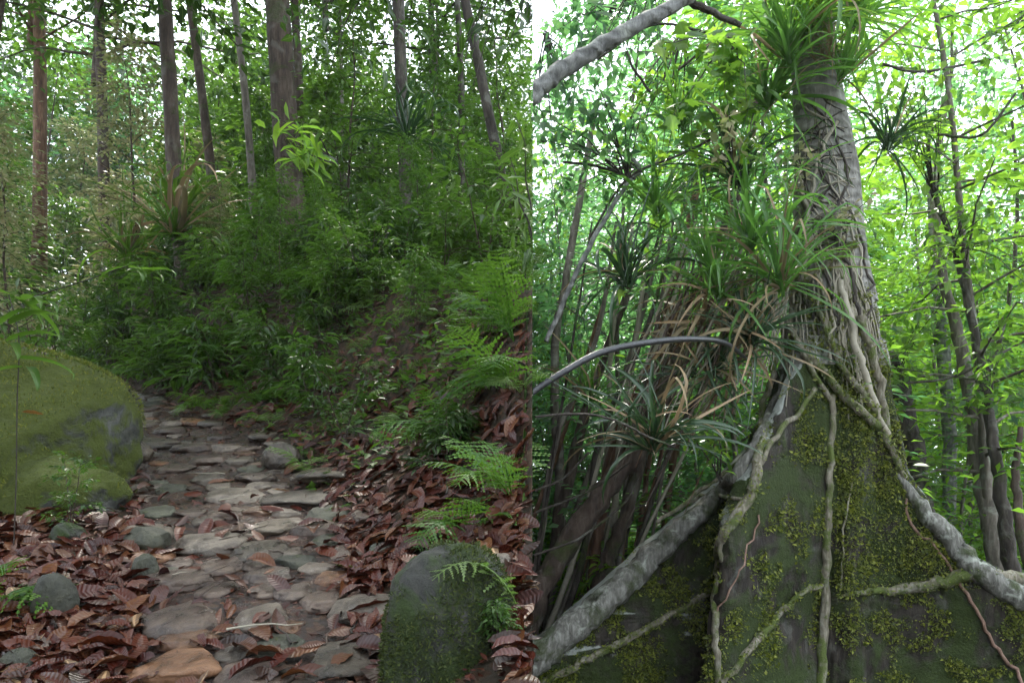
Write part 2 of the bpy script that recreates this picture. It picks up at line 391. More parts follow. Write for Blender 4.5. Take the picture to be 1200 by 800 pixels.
ny, nx = 250, 230
Ys = np.concatenate([np.linspace(-6, 2, 20), 2*np.exp(np.linspace(0.02, math.log(30), ny-20))])
V = []
for Y in Ys:
    x1 = seam(max(Y, 0)) - .001; u = np.linspace(0, 1, nx)
    for X in x1 - (6+.9*max(Y, 0)) * u**1.25: V.append((X, Y, hill(X, Y)))
V = np.array(V); 
idx = np.arange(len(Ys)*nx).reshape(len(Ys), nx)
T = np.stack([idx[:-1, :-1], idx[1:, :-1], idx[1:, 1:], idx[:-1, 1:]], -1).reshape(-1, 4)[:, ::-1]
# the broken-off side of the hill, down to the lower ground
sk = V[idx[:, 0]]; nS = 14; base = len(V); VS = []
for k in range(1, nS+1):
    for i, p in enumerate(sk):
        z = p[2] + (-2.6-p[2])*k/nS
        VS.append((p[0] - .05*abs(nz(p[1]*2, z*2, 1)) * (1 if k < nS else 0), p[1], z))
V2 = np.concatenate([V, np.array(VS)])
n_ = len(Ys); T2 = []
for k in range(nS):
    for i in range(n_-1):
        a = idx[i, 0] if k == 0 else base+(k-1)*n_+i; b = idx[i+1, 0] if k == 0 else base+(k-1)*n_+i+1
        c = base+k*n_+i+1; d = base+k*n_+i; T2.append((a, d, c, b))
hs_ = link('hillside', np_mesh('hillside', V2, np.concatenate([T, np.array(T2)[:, ::-1]]), [M['soil']])); tag(hs_, kind='structure')
# the stone path's bed, a sheet just above the hill
V = []; nu = 30; yy = np.linspace(1.2, 16, 150)
for Y in yy:
    a, b = np.interp(Y, _ys, _xl), np.interp(Y, _ys, _xr)
    for t in np.linspace(0, 1, nu):
        X = a+(b-a)*t; V.append((X, Y, hill(X, Y)+.006+.012*nz(X, Y, 9, 9, 3)*math.sin(math.pi*t)))
idx = np.arange(len(yy)*nu).reshape(len(yy), nu)
path = link('path', np_mesh('path', V, np.stack([idx[:-1, :-1], idx[:-1, 1:], idx[1:, 1:], idx[1:, :-1]], -1).reshape(-1, 4), [M['ground']])); tag(path, kind='structure')
# lower ground all round, out to the horizon
gx = np.concatenate([-np.exp(np.linspace(math.log(600), 0, 50)), np.linspace(-.9, .9, 5), np.exp(np.linspace(0, math.log(600), 70))])
V = [(x, y, -1.25 - .35*min(1, max(0, abs(y-10)/60)) + (.12*nz(x, y, 2, .5) if abs(x)+abs(y) < 60 else 0) - (1.2 if x < seam(max(y, 0))-.4 else 0)) for y in gx+5 for x in gx]
idx = np.arange(len(gx)**2).reshape(len(gx), len(gx))
tag(link('ground', np_mesh('ground', V, np.stack([idx[:-1, :-1], idx[:-1, 1:], idx[1:, 1:], idx[1:, :-1]], -1).reshape(-1, 4), [M['ground_dry']])), kind='structure')

# ------------------------------------------------------------------ rocks
def ico(sub):
    import bmesh
    bm = bmesh.new(); bmesh.ops.create_icosphere(bm, subdivisions=sub, radius=1)
    V = np.array([v.co[:] for v in bm.verts]); T = np.array([[v.index for v in f.verts] for f in bm.faces]); bm.free(); return V, T
ICO = {k: ico(k) for k in (2, 3, 4, 5, 6)}
def rock_arrays(rad, seed, sub=4, rough=.12, cuts=7, flat=.0, box=1):
    V, T = ICO[sub]; V = np.sign(V)*np.abs(V)**box; q = rs(seed)
    for _ in range(cuts):                    # broken faces
        n = nrm(q.randn(3)); d = q.uniform(.62, .9); s = V@n; V = V - np.maximum(s-d, 0)[:, None]*n*.85
    if flat: V[:, 2] = np.where(V[:, 2] > 1-flat, 1-flat+(V[:, 2]-1+flat)*.15, V[:, 2])
    o = seed*3.7
    d = np.array([noise.fractal(Vector((v[0]*1.6+o, v[1]*1.6, v[2]*1.6)), 1, 2, 5) for v in V])
    V = V*(1+rough*d)[:, None]
    return V*np.array(rad), T
def rock(name, loc, rad, seed, mat, parent=None, rz=0, rx=0, **k):
    V, T = rock_arrays(rad, seed, **k)
    return link(name, np_mesh(name, V, T, [mat]), parent, loc, (rx, 0, rz))

# great mossy boulder at the left: several lobes fused into one skin
parts = []
for c, r, sd, cu in [((-4.75, 6.35, .42), (1.55, 1.25, .72), 11, 6), ((-3.72, 6.15, .40), (.72, .75, .52), 12, 5), ((-3.12, 5.34, -.02), (.46, .44, .40), 13, 4), ((-4.2, 5.85, .34), (1.22, .95, .56), 16, 3),
                 ((-3.85, 5.35, .12), (1.05, .75, .50), 14, 5), ((-3.45, 6.3, .62), (.34, .42, .26), 15, 6)]:
    a, t = rock_arrays(r, sd, sub=5, rough=.08, cuts=cu)
    parts.append((a + np.array([c[0], c[1], c[2]+SL*c[1]]), t))
V, T = merge(parts)
tail = parts[2]
import bmesh
bm = bmesh.new()
for v in V[::3]: bm.verts.new(v)
hl = bmesh.ops.convex_hull(bm, input=bm.verts[:]); bmesh.ops.delete(bm, geom=[v for v in bm.verts if not v.link_faces], context='VERTS')
bmesh.ops.recalc_face_normals(bm, faces=bm.faces[:]); bmesh.ops.triangulate(bm, faces=bm.faces[:]); bm.verts.index_update()
for nn, pc in [((-.30, -.74, -.60), P(110, 636, 4.72)), ((.96, -.28, -.05), P(140, 480, 6.0)), ((.26, -.50, .82), P(60, 440, 5.9)), ((.45, .1, .89), P(118, 440, 6.2))]:   # split faces of the block
    bmesh.ops.bisect_plane(bm, geom=bm.verts[:]+bm.edges[:]+bm.faces[:], plane_co=pc, plane_no=Vector(nn).normalized(), clear_outer=True)
    co = [v.co.copy() for v in bm.verts]; bm.free(); bm = bmesh.new()
    for v in co: bm.verts.new(v)
    bmesh.ops.convex_hull(bm, input=bm.verts[:]); bmesh.ops.delete(bm, geom=[v for v in bm.verts if not v.link_faces], context='VERTS')
bmesh.ops.recalc_face_normals(bm, faces=bm.faces[:]); bm.verts.index_update()
V = np.array([v.co[:] for v in bm.verts]); T = np.array([[v.index for v in f.verts] for f in bm.faces]); bm.free()
V, T = merge([(V, T), tail])
BV, BT = V.copy(), T.copy()
bo = link('boulder', np_mesh('boulder', V - np.array([-4, 6, SL*6]), T, [M['rock_moss']]), loc=(-4, 6, SL*6))
rm = bo.modifiers.new('fuse', 'REMESH'); rm.mode = 'VOXEL'; rm.voxel_size = .022; rm.use_smooth_shade = True
sm = bo.modifiers.new('soft', 'SMOOTH'); sm.iterations = 7; sm.factor = .6
tx = bpy.data.textures.new('rocktex', 'CLOUDS'); tx.noise_scale = .28; tx.noise_depth = 5
dm = bo.modifiers.new('rough', 'DISPLACE'); dm.texture = tx; dm.strength = .13; dm.mid_level = .5
tx2 = bpy.data.textures.new('rocktex2', 'CLOUDS'); tx2.noise_scale = .06; tx2.noise_depth = 4
dm2 = bo.modifiers.new('fine', 'DISPLACE'); dm2.texture = tx2; dm2.strength = .03; dm2.mid_level = .5
def tufts(obj, V, T, n, seed, mat, zmin, L=(.012, .035), lift=.035):
    q = rs(seed); A = V[T[:, 0]]; B = V[T[:, 1]]; Cc = V[T[:, 2]]; nn = np.cross(B-A, Cc-A); ar = np.linalg.norm(nn, axis=1); nn = nrm(nn)
    wgt = ar*np.where((nn[:, 2] > zmin) & (nn[:, 1] < .7), 1, 0); f = q.choice(len(T), n, p=wgt/wgt.sum()); r1, r2 = q.rand(n, 1), q.rand(n, 1); fl = r1+r2 > 1; r1 = np.where(fl, 1-r1, r1); r2 = np.where(fl, 1-r2, r2)
    pos = A[f]+(B-A)[f]*r1+(Cc-A)[f]*r2; k = np.array([nz(*p, 2.2, 5) for p in pos]) > -.12; pos = pos[k]+nn[f][k]*lift; nr = nn[f][k]; n = len(pos)
    LL = q.uniform(*L, n); W_ = place_leaves('moss', pos, nr*.7+q.normal(0, .6, (n, 3)), nr+q.normal(0, .4, (n, 3)), LL, LL*.5)
    tag(link('moss', leaf_mesh('moss', 'moss', W_-np.array(obj.location), [M[mat]], False), obj), kind='stuff')
tufts(bo, BV, BT, 24000, 4, 'moss_olive', .15)
tag(bo, 'great moss covered boulder at the left edge of the path', 'boulder')
# front boulder
p = P(527, 770, 3.12); zb = hill(p.x, p.y)
V, T = rock_arrays((.265, .29, .44), 23, sub=6, rough=.10, cuts=2, box=.78)
b2 = link('boulder', np_mesh('boulder', V, T, [M['rock_dense']]), loc=(p.x, p.y+.03, CAMZ+(HOR-650)/F*3.12-.40))
tufts(b2, V+np.array(b2.location), T, 15000, 5, 'moss_dark', -.6, (.01, .026), .006); tag(b2, 'upright rounded boulder under dark green moss right of the path, nearest the camera', 'boulder')

def on(px, py, dz=0):
    q = hill_hit(px, py); return Vector((q.x, q.y, hill(q.x, q.y)+dz))
def px2m(px, q): return px*q.y/F
for px, py, wd, hg, mt, lab, sd in [
    (62, 722, 62, 66, 'rock_olive', 'smooth egg shaped grey green stone among brown leaves at lower left', 31),
    (82, 638, 44, 36, 'rock_dense', 'small mossy stone at the foot of the great boulder', 32),
    (141, 712, 32, 24, 'rock_orange', 'small ochre stone lying in the leaf litter left of the path', 33),
    (172, 642, 62, 34, 'rock_olive', 'long low mossy block at the left kerb of the path', 34),
    (170, 682, 30, 44, 'rock_olive', 'narrow greenish stone tilted up beside the ochre stone', 35),
    (590, 668, 54, 26, 'rock_tan', 'brown stone half under leaves behind the upright mossy boulder', 36),
    (330, 548, 52, 40, 'rock_tan', 'rounded brown stone standing proud at the right edge of the path', 37),
    (20, 790, 50, 40, 'rock_olive', 'dull green stone in the lower left corner among leaves', 38),
    (158, 540, 46, 34, 'rock_grey', 'bare grey rock ledge at the far end of the great boulder', 39)]:
    q = on(px, py); r = (px2m(wd/2, q), px2m(wd/2, q)*.8, px2m(hg/2, q))
    tag(rock('stone', (q.x, q.y, q.z+r[2]*.55), r, sd, M[mt], rz=sd, sub=5, rough=.1, cuts=8), lab, 'stone')

# ------------------------------------------------------------------ stones set in the path (pieces of the path)
STONES = [(205,780,104,50,'rock_orange'),(215,722,84,56,'rock_slate'),(305,722,62,40,'rock_tan'),(245,634,74,28,'rock_tan'),(262,662,52,24,'rock_slate'),
 (212,658,34,22,'rock_slate'),(275,581,62,20,'rock_tan'),(268,602,42,20,'rock_slate'),(304,598,34,20,'rock_orange'),(321,616,46,28,'rock_grey'),
 (352,583,86,22,'rock_tan'),(392,554,78,20,'rock_grey'),(248,561,38,18,'rock_tan'),(205,572,38,20,'rock_olive'),(300,560,44,12,'rock_slate'),
 (385,632,40,24,'rock_olive'),(340,645,26,26,'rock_tan'),(382,603,56,24,'rock_olive'),(432,604,40,20,'rock_slate'),(405,768,86,64,'rock_grey'),
 (345,690,44,32,'rock_slate'),(378,700,52,34,'rock_slate'),(240,540,50,12,'rock_slate'),(280,540,34,12,'rock_tan'),(205,550,40,12,'rock_slate'),
 (350,545,30,14,'rock_olive'),(225,525,50,9,'rock_slate'),(180,520,60,12,'rock_grey'),(265,525,34,9,'rock_tan'),(300,660,34,22,'rock_slate'),
 (315,690,40,22,'rock_slate'),(255,690,44,26,'rock_slate'),(185,600,40,16,'rock_olive'),(245,610,34,14,'rock_tan'),(450,640,32,24,'rock_olive'),
 (300,790,80,44,'rock_slate'),(175,700,34,26,'rock_slate'),(310,510,34,10,'rock_grey'),(200,505,34,8,'rock_slate'),(170,497,34,8,'rock_grey')]
q_ = rs(5); placed = []
def stone_piece(px, py, wd, hg, mt, i):
    q = hill_hit(px, py+hg*.1)
    if q is None: return
    rx_ = px2m(wd/2, q); ry_ = max(hg/2*q.y*q.y/(F*1.6)*.85, rx_*.35); ry_ = min(ry_, rx_*1.15)
    rz_ = min(.07, rx_*.42)
    for (a, b, c) in placed:
        if (a-q.x)**2+(b-q.y)**2 < (c+rx_)**2*.60 and i >= len(STONES): return
    placed.append((q.x, q.y, rx_))
    o = rock('stone', (q.x, q.y, hill(q.x, q.y)+rz_*.02), (rx_*1.14, ry_*1.2, rz_), 100+i, M[mt], path, rz=q_.uniform(-.25, .25), rx=math.atan(SL)*.7, sub=4, rough=.15, cuts=7, flat=.34)
for i, s in enumerate(STONES): stone_piece(*s, i)
i = len(STONES); mts = ['rock_slate', 'rock_tan', 'rock_grey', 'rock_tan', 'rock_olive', 'rock_orange', 'rock_slate']
for _ in range(900):
    Y = 2.7+q_.rand()**1.1*10; a, b = np.interp(Y, _ys, _xl), np.interp(Y, _ys, _xr); X = a+(b-a)*q_.uniform(-.02, 1.06)
    px, py = 600+F*X/Y, HOR-(hill(X, Y)-CAMZ)/Y*F
    wd = q_.uniform(.10, .28)*F/Y*1.3
    stone_piece(px, py, wd, wd*q_.uniform(.35, .6)*2.2*1.6/Y, mts[q_.randint(7)], i); i += 1
    if len(placed) > 170: break

# ------------------------------------------------------------------ leaf litter
def litter_variant(seed, nL=9, nW=4):
    q = rs(seed); curl = q.uniform(-1.2, 1.2); cup = q.uniform(.05, 1.0); tw = q.uniform(-.7, .7); wd = q.uniform(.26, .5)
    V, lc = [], []
    for i in range(nL+1):
        t = i/nL; prof = (math.sin(math.pi*min(1, t*.98+.01)**.85))**.75*wd
        ang = curl*(t-.5); x = math.sin(ang)/curl*1.0 if abs(curl) > .05 else t-.5; z = (math.cos(ang)-math.cos(curl/2))/abs(curl)*-1*np.sign(curl) if abs(curl) > .05 else 0
        for j in range(nW+1):
            s = (j/nW-.5)*2; a = s*prof*.5
            y = a*math.cos(cup*abs(s)*.7); zz = z*1 + abs(a)*math.sin(cup*.7)*1.0 + tw*a*(t-.5) + .018*math.sin(i*2.1+seed)*abs(s)
            V.append((x, y, zz)); lc.append((t, s*wd*.5, 0))
    T = []
    for i in range(nL):
        for j in range(nW):
            a = i*(nW+1)+j; T.append((a, a+1, a+nW+2, a+nW+1))
    return np.array(V), np.array(T), np.array(lc)
LV = [litter_variant(s) for s in range(14)]
LM = [np_mesh('fallen_leaf', v, t, [M[['litter', 'litter_brown', 'litter', 'litter', 'litter_brown', 'litter', 'litter_tan'][i % 7]]], True, lc) for i, (v, t, lc) in enumerate(LV)]
def ground_n(X, Y):
    e = .05; return Vector((-(hill(X+e, Y)-hill(X-e, Y))/(2*e), -(hill(X, Y+e)-hill(X, Y-e))/(2*e), 1)).normalized()
def litter_density(px, py):
    # how thickly the fallen leaves lie
    p = hill_hit(px, py)
    if p is None: return 0, None
    l_, r_ = np.interp(p.y, _ys, _xl), np.interp(p.y, _ys, _xr)
    if p.x > r_-.05: return 1.0, p
    if p.x < l_+.05: return .95, p
    e = min(p.x-l_, r_-p.x)/(r_-l_); return max(.05, .30-1.3*e), p
q_ = rs(77); n_ind = 0; cand = []
for _ in range(7400):
    px = q_.uniform(-40, 622); py = 325+(q_.rand()**.55)*515
    d, p = litter_density(px, py)
    if p is None or q_.rand() > d or p.x > seam(p.y)-.045: continue
    if 440 < px < 600 and py > 690: continue
    if p.y > 12: continue
    cand.append((p, q_.uniform(.07, .23)*(1.0 if p.y < 5 else .9)))
cand.sort(key=lambda c: -c[1]/c[0].y)
sv, sf, sl_ = [], [], []; off = 0
for k, (p, s) in enumerate(cand):
    n = ground_n(p.x, p.y); rz = q_.uniform(0, 6.283)
    rot = n.to_track_quat('Z', 'Y').to_matrix() @ Matrix.Rotation(rz, 3, 'Z') @ Matrix.Rotation(q_.normal(0, .28), 3, 'X') @ Matrix.Rotation(q_.normal(0, .25), 3, 'Y') @ (Matrix.Rotation(math.pi, 3, 'X') if q_.rand() < .3 else Matrix.Identity(3))
    loc = Vector((p.x, p.y, hill(p.x, p.y)+.018+q_.rand()*.035)); v_ = q_.randint(14)
    if k < 299:
        o = link('fallen_leaf', LM[v_], hs_, loc, rot.to_euler(), s)
    else:
        v, t, lc = LV[v_]; sv.append((v*s)@np.array(rot).T+np.array(loc)); sf.append(t+off); sl_.append(lc); off += len(v)
# small scraps: torn bits of leaf that cover the soil
fr = link('leaf_litter', np_mesh('leaf_litter', np.concatenate(sv), np.concatenate(sf), [M['litter']], True, np.concatenate(sl_)), hs_); tag(fr, kind='stuff')
n = 9000; X = []; 
while len(X) < n:
    Y = 2.6+q_.rand()**1.3*11; r_ = np.interp(Y, _ys, _xr); l_ = np.interp(Y, _ys, _xl)
    x = q_.uniform(l_-1.6, min(seam(Y)-.025, r_+2.4))
    if l_ < x < r_ and q_.rand() > .45: continue
    X.append((x, Y, hill(x, Y)+.014))
X = np.array(X); a = q_.rand(n)*6.283
dr = np.stack([np.cos(a), np.sin(a), q_.normal(SL*.5, .25, n)], 1); up = np.stack([q_.normal(0, .35, n), q_.normal(-.2, .35, n), np.ones(n)], 1)
L = q_.uniform(.02, .07, n); o = link('leaf_scraps', leaf_mesh('leaf_scraps', 'simple', place_leaves('simple', X, dr, up, L, L*q_.uniform(.3, .7, n)), [M['litter']]), hs_); tag(o, kind='stuff')
for px, py, mt, s in [(38, 481, 'litter_orange', .13), (410, 676, 'litter_green', .2), (330, 582, 'litter_orange', .12), (412, 590, 'litter_green', .13)]:
    v, t, lc = LV[3]; me = np_mesh('fallen_leaf', v*np.array([1, .35 if px == 410 else 1, 1]), t, [M[mt]], True, lc)
    if px == 38: loc = P(38, 484, 5.35)
    else: loc = on(px, py, .05)
    o = link('fallen_leaf', me, bo if px == 38 else hs_, loc, (-.5 if px == 38 else 0, .1, .4 if px != 410 else -.5), s)
    if px == 38: o.location = loc - bo.location
    o['label'] = {38: 'orange leaf lying on the mossy boulder', 410: 'yellow green narrow pod at the right edge of the path', 330: 'orange leaf between the path stones', 412: 'yellowish ribbed leaf near the right edge of the path'}[px]

# ------------------------------------------------------------------ plants: builders
def frond_mesh(seed, mat, npair=17, droop=.9, nlobe=6, wide=.30):
    """one fern frond, 1 m long, with toothed pinnae"""
    q = rs(seed); V, T = [], []
    def rach(t): return np.array([t*math.cos(droop*t*.6), 0, .55*t - droop*t*t*.62])
    rp = np.array([rach(t) for t in np.linspace(0, 1, 10)]); tv, tt = tube_arrays(rp, np.linspace(.008, .002, 10), 3); V.append(tv); T.append(tt); off = len(tv)
    for i in range(npair):
        t = .14+.85*i/npair; p = rach(t); tg = nrm(rach(t+.02)-rach(t)); prof = wide*math.sin(math.pi*(.12+.86*(i/npair))**.8)**.9+.015
        for s in (-1, 1):
            sd = np.array([0, s, 0]); d = nrm(sd+tg*(.5+.12*q.randn())+np.array([0, 0, -.15+.22*q.randn()])); L = prof*q.uniform(.9, 1.08); upv = nrm(np.cross(d, tg)*s)
            w = L*.058+.004
            for k in range(nlobe):            # toothed edge: pairs of small lobes along each pinna
                a = k/nlobe; b = (k+1)/nlobe; ww = w*(1-.75*a)
                m0 = p+d*L*a+np.array([0, 0, -.12*L*a*a]); m1 = p+d*L*b+np.array([0, 0, -.12*L*b*b])
                pts = np.array([m0, m1, m0*.25+m1*.75+tg*ww*1.5, m0*.25+m1*.75-tg*ww*1.5]); V.append(pts); T.append(np.array([(0, 1, 2), (0, 3, 1)])+off); off += 4
    V = np.concatenate(V); T = np.concatenate(T)
    return np_mesh('frond', V, T, [mat], False)
FM = [frond_mesh(s, M['leaf_fern'], 15+s, [.7, .9, 1.1, 1.3][s % 4], wide=[.26, .32, .28, .36][s % 4]) for s in range(4)]
FD = [frond_mesh(s+9, M['leaf_mid'], 14+s, [.8, 1.0, 1.2, 1.35][s % 4], wide=[.24, .3, .26, .3][s % 4]) for s in range(4)]
def fern(loc, n, L, seed, label, group=None, spread=(0, 6.283), meshes=None, name='fern'):
    q = rs(seed); t = empty(name, loc); tag(t, label, 'fern', group); meshes = meshes or FM
    for k in range(n):
        rz = spread[0]+(spread[1]-spread[0])*(k+q.uniform(.1, .9))/n
        link('frond', meshes[q.randint(4)], t, (0, 0, 0), (q.normal(0, .22), q.normal(-.38, .22), rz), L*q.uniform(.7, 1.1))
    return t

def strap_variant(seed, w=.035, droop=None, n=11):
    q = rs(seed); dp = q.uniform(.5, 2.4) if droop is None else droop; rise = q.uniform(.25, 1.25); V, lc = [], []
    p = np.zeros(3); ang = rise
    for i in range(n+1):
        t = i/n; ww = w*min(1, t*5+.4)*(1-t**3)**.8+.001
        u = np.array([-math.sin(ang), 0, math.cos(ang)])
        for s in (-1, 0, 1): V.append(p+np.array([0, s*ww, 0])+u*(abs(s)*ww*.55)); lc.append((t, s*.5, 0))
        p = p+np.array([math.cos(ang), 0, math.sin(ang)])/n; ang -= dp*(1.6*t+.15)/n*1.6
        if q.rand() < .06: ang -= .7
    T = []
    for i in range(n):
        for s in (0, 1): a = i*3+s; T.append((a, a+1, a+4, a+3))
    return np.array(V), np.array(T), np.array(lc)
SV = [strap_variant(s, w=.010 + .005*(s % 3), droop=[.25, .5, .8, 1.1, 1.5, 2.0, .35, .7, 1.3, 1.9][s]) for s in range(10)]
def strap_set(mat): return [np_mesh('strap_leaf', v, t, [mat], True, lc) for v, t, lc in SV]
SM = {k: strap_set(M[k]) for k in ('leaf_strap', 'leaf_strap_dark', 'leaf_dry', 'leaf_bright', 'leaf_mid')}
def rosette(loc, n, L, seed, label, mat='leaf_strap', name='epiphyte_rosette', group=None, tilt=(0, 0), side=None, cat='strap leaf plant', dead=0):
    q = rs(seed); t = empty(name, loc); tag(t, label, cat, group); t.rotation_euler = (tilt[0], tilt[1], 0)
    Vb, Tb, lc = [], [], []
    for k in range(int(n*1.7)):
        rz = q.uniform(0, 6.283) if side is None else q.uniform(*side)
        mm = 'leaf_dry' if q.rand() < dead else mat
        link('leaf', SM[mm][q.randint(10)], t, (q.normal(0, .03), q.normal(0, .03), q.normal(0, .05)), (q.normal(0, .3), q.normal(-.25, .4), rz), L*q.uniform(.75, 1.55))
    return t

# ---- woody plants: numpy data kept so that a copy beside the brink can be trimmed to its own room
def woody(seed, H, r0, z0, nb, bl, nl, leaf, L, W, spread=.16, droop=.3, lean=.12, twig=True, up_b=.5, sides=5, stems=1):
    q = rs(seed); tubes, pos, dr = [], [], []
    for s in range(stems):
        a = q.rand()*6.283 if lean < .3 else 0; ln = lean*H*q.uniform(.5, 1.3)*(1 if stems == 1 else 2)
        n = 7; tt = np.linspace(0, 1, n)
        pts = np.stack([math.cos(a)*ln*tt**1.4+q.normal(0, .012*H, n)*tt, math.sin(a)*ln*tt**1.4+q.normal(0, .012*H, n)*tt, H*tt], 1)
        rr = r0*(1-.8*tt)*1.0; pp, r2 = catmull(pts, rr, 3); tubes.append(tube_arrays(pp, r2, sides, .1, seed))
        for b in range(nb):
            t = z0+(1-z0)*(b+q.rand())/nb; k = t*(len(pp)-1); i = min(int(k), len(pp)-2); p = pp[i]*(1-k+i)+pp[i+1]*(k-i)
            az = b*2.4+q.normal(0, .4); l = bl*(1.15-.75*((t-z0)/(1-z0)))*q.uniform(.7, 1.2)
            d = np.array([math.cos(az), math.sin(az), up_b*q.uniform(.2, 1.5)]); m = 5; u = np.linspace(0, 1, m)
            br = p+d*l*u[:, None]+np.array([0, 0, -droop*l])*(u**2)[:, None]+q.normal(0, .04*l, (m, 3))*u[:, None]
            tubes.append(tube_arrays(br, r2[i]*.42*(1-.75*u)+.002, 3))
            for e in range(nl):
                f = q.uniform(.22, 1.02); kk = min(f, .999)*(m-1); j = int(kk); c = br[j]*(1-kk+j)+br[j+1]*(kk-j)
                od = q.randn(3); od[2] *= .6; c2 = c+od*spread*(1 if twig else .3)*q.rand()
                pos.append(c2); dd = nrm(d*np.array([1, 1, .2]))*.7+nrm(od)*.9; dd[2] = dd[2]*.5-droop*q.rand(); dr.append(dd)
    pos = np.array(pos); dr = np.array(dr); N = len(pos)
    up = np.stack([q.normal(0, .35, N), q.normal(0, .35, N), np.ones(N)], 1)
    LL = L*q.uniform(.65, 1.25, N); WW = LL*W*q.uniform(.8, 1.15, N)
    return dict(leaf=leaf, LV=place_leaves(leaf, pos, dr, up, LL, WW), trunk=merge(tubes), cache={}, H=H)
def put(name, D, loc, rz, sc, lmat, bmat, side, label, cat, group=None, tname='trunk', lname='crown', sz=1.0):
    """side: -1 grows on the hillside left of the brink, +1 on the low ground right of it"""
    t = empty(name, loc, rz); t.scale = (sc, sc, sc*sz); tag(t, label, cat, group)
    key = lmat
    if key not in D['cache']: D['cache'][key] = leaf_mesh(lname, D['leaf'], D['LV'], [M[lmat]])
    if bmat not in D['cache']: D['cache'][bmat] = np_mesh(tname, D['trunk'][0], D['trunk'][1], [M[bmat]])
    link(tname, D['cache'][bmat], t)
    c, s = math.cos(rz)*sc, math.sin(rz)*sc; A = np.array([[c, -s, 0], [s, c, 0], [0, 0, sc*sz]])
    far = np.abs(D['LV'][..., :2]).max()*sc
    if abs(loc[0]-seam(loc[1])) < far*1.5:
        W_ = clip(D['LV']@A.T+np.array(loc), side)
        me = leaf_mesh(lname, D['leaf'], (W_-np.array(loc))@np.linalg.inv(A).T, [M[lmat]])
        # branches that would cross are trimmed as well
        Vt, Tt = D['trunk']; Wt = Vt@A.T+np.array(loc); dt = (Wt[:, 0]-.02667*np.maximum(Wt[:, 1], 0))*side
        keep = (dt[Tt] > 0).all(1)
        if not keep.all() and keep.sum() > 10: t.children[0].data = np_mesh(tname, Vt, Tt[keep], [M[bmat]])
        link(lname, me, t)
    else: link(lname, D['cache'][key], t)
    return t

SAP = [woody(200+i, H=[5.5, 7, 4.2, 6, 8, 5][i], r0=[.035, .05, .03, .04, .06, .035][i], z0=[.12, .2, .1, .25, .3, .05][i], nb=[26, 30, 20, 26, 30, 26][i], bl=[1.2, 1.5, 1.0, 1.3, 1.6, 1.1][i],
             nl=[85, 95, 60, 110, 85, 50][i], leaf=['simple', 'simple', 'lance', 'simple', 'simple', 'simple'][i], L=[.17, .15, .23, .12, .2, .26][i], W=[.5, .6, .4, .6, .5, .5][i], spread=[.36, .42, .32, .38, .44, .36][i]) for i in range(6)]
CAN = [woody(300+i, H=[15, 17, 14][i], r0=[.22, .26, .18][i], z0=[.55, .6, .5][i], nb=[26, 28, 24][i], bl=[4.2, 4.8, 3.8][i], nl=[130, 140, 120][i], leaf='simple', L=.25, W=.5, spread=.9, droop=.25, lean=.04, up_b=.45, sides=9) for i in range(3)]
SHR = [woody(400+i, H=[.9, .7, 1.2, .6, 1.0][i], r0=.012, z0=.15, nb=[9, 8, 10, 8, 9][i], bl=[.4, .38, .45, .35, .42][i], nl=[22, 20, 22, 26, 20][i], leaf=['lance', 'lance', 'simple', 'lance', 'lance'][i],
             L=[.12, .15, .09, .10, .17][i], W=[.36, .3, .5, .42, .26][i], spread=.1, droop=.35, lean=.2, stems=[2, 2, 2, 3, 2][i], sides=4) for i in range(5)]

# ------------------------------------------------------------------ left: big trunks standing in the forest
def trunk_tree(px, w, Y, bmat, label, seed, crown='leaf_dark', H=None, name='forest_tree'):
    """px: list of (x, y) picture points along the stem, from the foot up"""
    q = rs(seed); x0, y0 = px[0]; base = P(x0, y0, Y); zg = hill(base.x, Y)
    pts = [np.array(P(a, b, Y)) for a, b in px]
    d = pts[-1]-pts[-2]; d = d/max(d[2], .1)
    top = pts[-1][2]; tgt = zg+(H or 15)
    while pts[-1][2] < tgt-.5: pts.append(pts[-1]+d*2.0+np.array([q.normal(0, .06), q.normal(0, .06), 0]))
    pts = [np.array([base.x, Y, zg-.1])] + [p for p in pts if p[2] > zg+.5]
    pts = [p-np.array([base.x, Y, zg]) for p in pts]
    n = len(pts); r = w*Y/F/2; zz = np.array([p[2] for p in pts]); rad = r*(1.08-.5*zz/zz[-1]); rad[0] = r*1.6
    pp, rr = catmull(pts, rad, 5)
    t = empty(name, (base.x, Y, zg)); tag(t, label, 'tree')
    tv, tt = tube_arrays(pp, rr, 14, .10, seed); tubes = [(tv, tt)]
    D = CAN[seed % 3]
    # limbs and crown at the head of this stem
    LVv = D['LV']; zc = D['H']*.55; off = np.array([pp[-1][0], pp[-1][1], pp[-1][2]-D['H']])
    sc = .8; k = LVv.copy(); ctr = k.reshape(-1, 3).mean(0)
    k = (k-np.array([0, 0, D['H']]))*sc+np.array(pp[-1])
    k = clip(k+np.array([base.x, Y, zg]), -1)-np.array([base.x, Y, zg])
    link('trunk', np_mesh('trunk', tv, tt, [M[bmat]]), t)
    Vt, Tt = D['trunk']; Vt = (Vt-np.array([0, 0, D['H']]))*sc+np.array(pp[-1]); m = Vt[Tt][..., 2].min(1) > pp[-1][2]-D['H']*.45*sc
    mside = (Vt[Tt][..., 0].max(1)+base.x) < seam(Y)
    tag(link('limbs', np_mesh('limbs', Vt, Tt[m & mside], [M[bmat]]), t), kind='stuff')
    me = leaf_mesh('crown', 'simple', k, [M[crown]])
    link('crown', me, t); return t
trunk_tree([(222, 372), (212, 290), (204, 200), (199, 100), (193, 0)], 17, 13.5, 'bark_brown', 'straight dark brown trunk with pale strap leaves at its foot, nearest the path bend', 1)
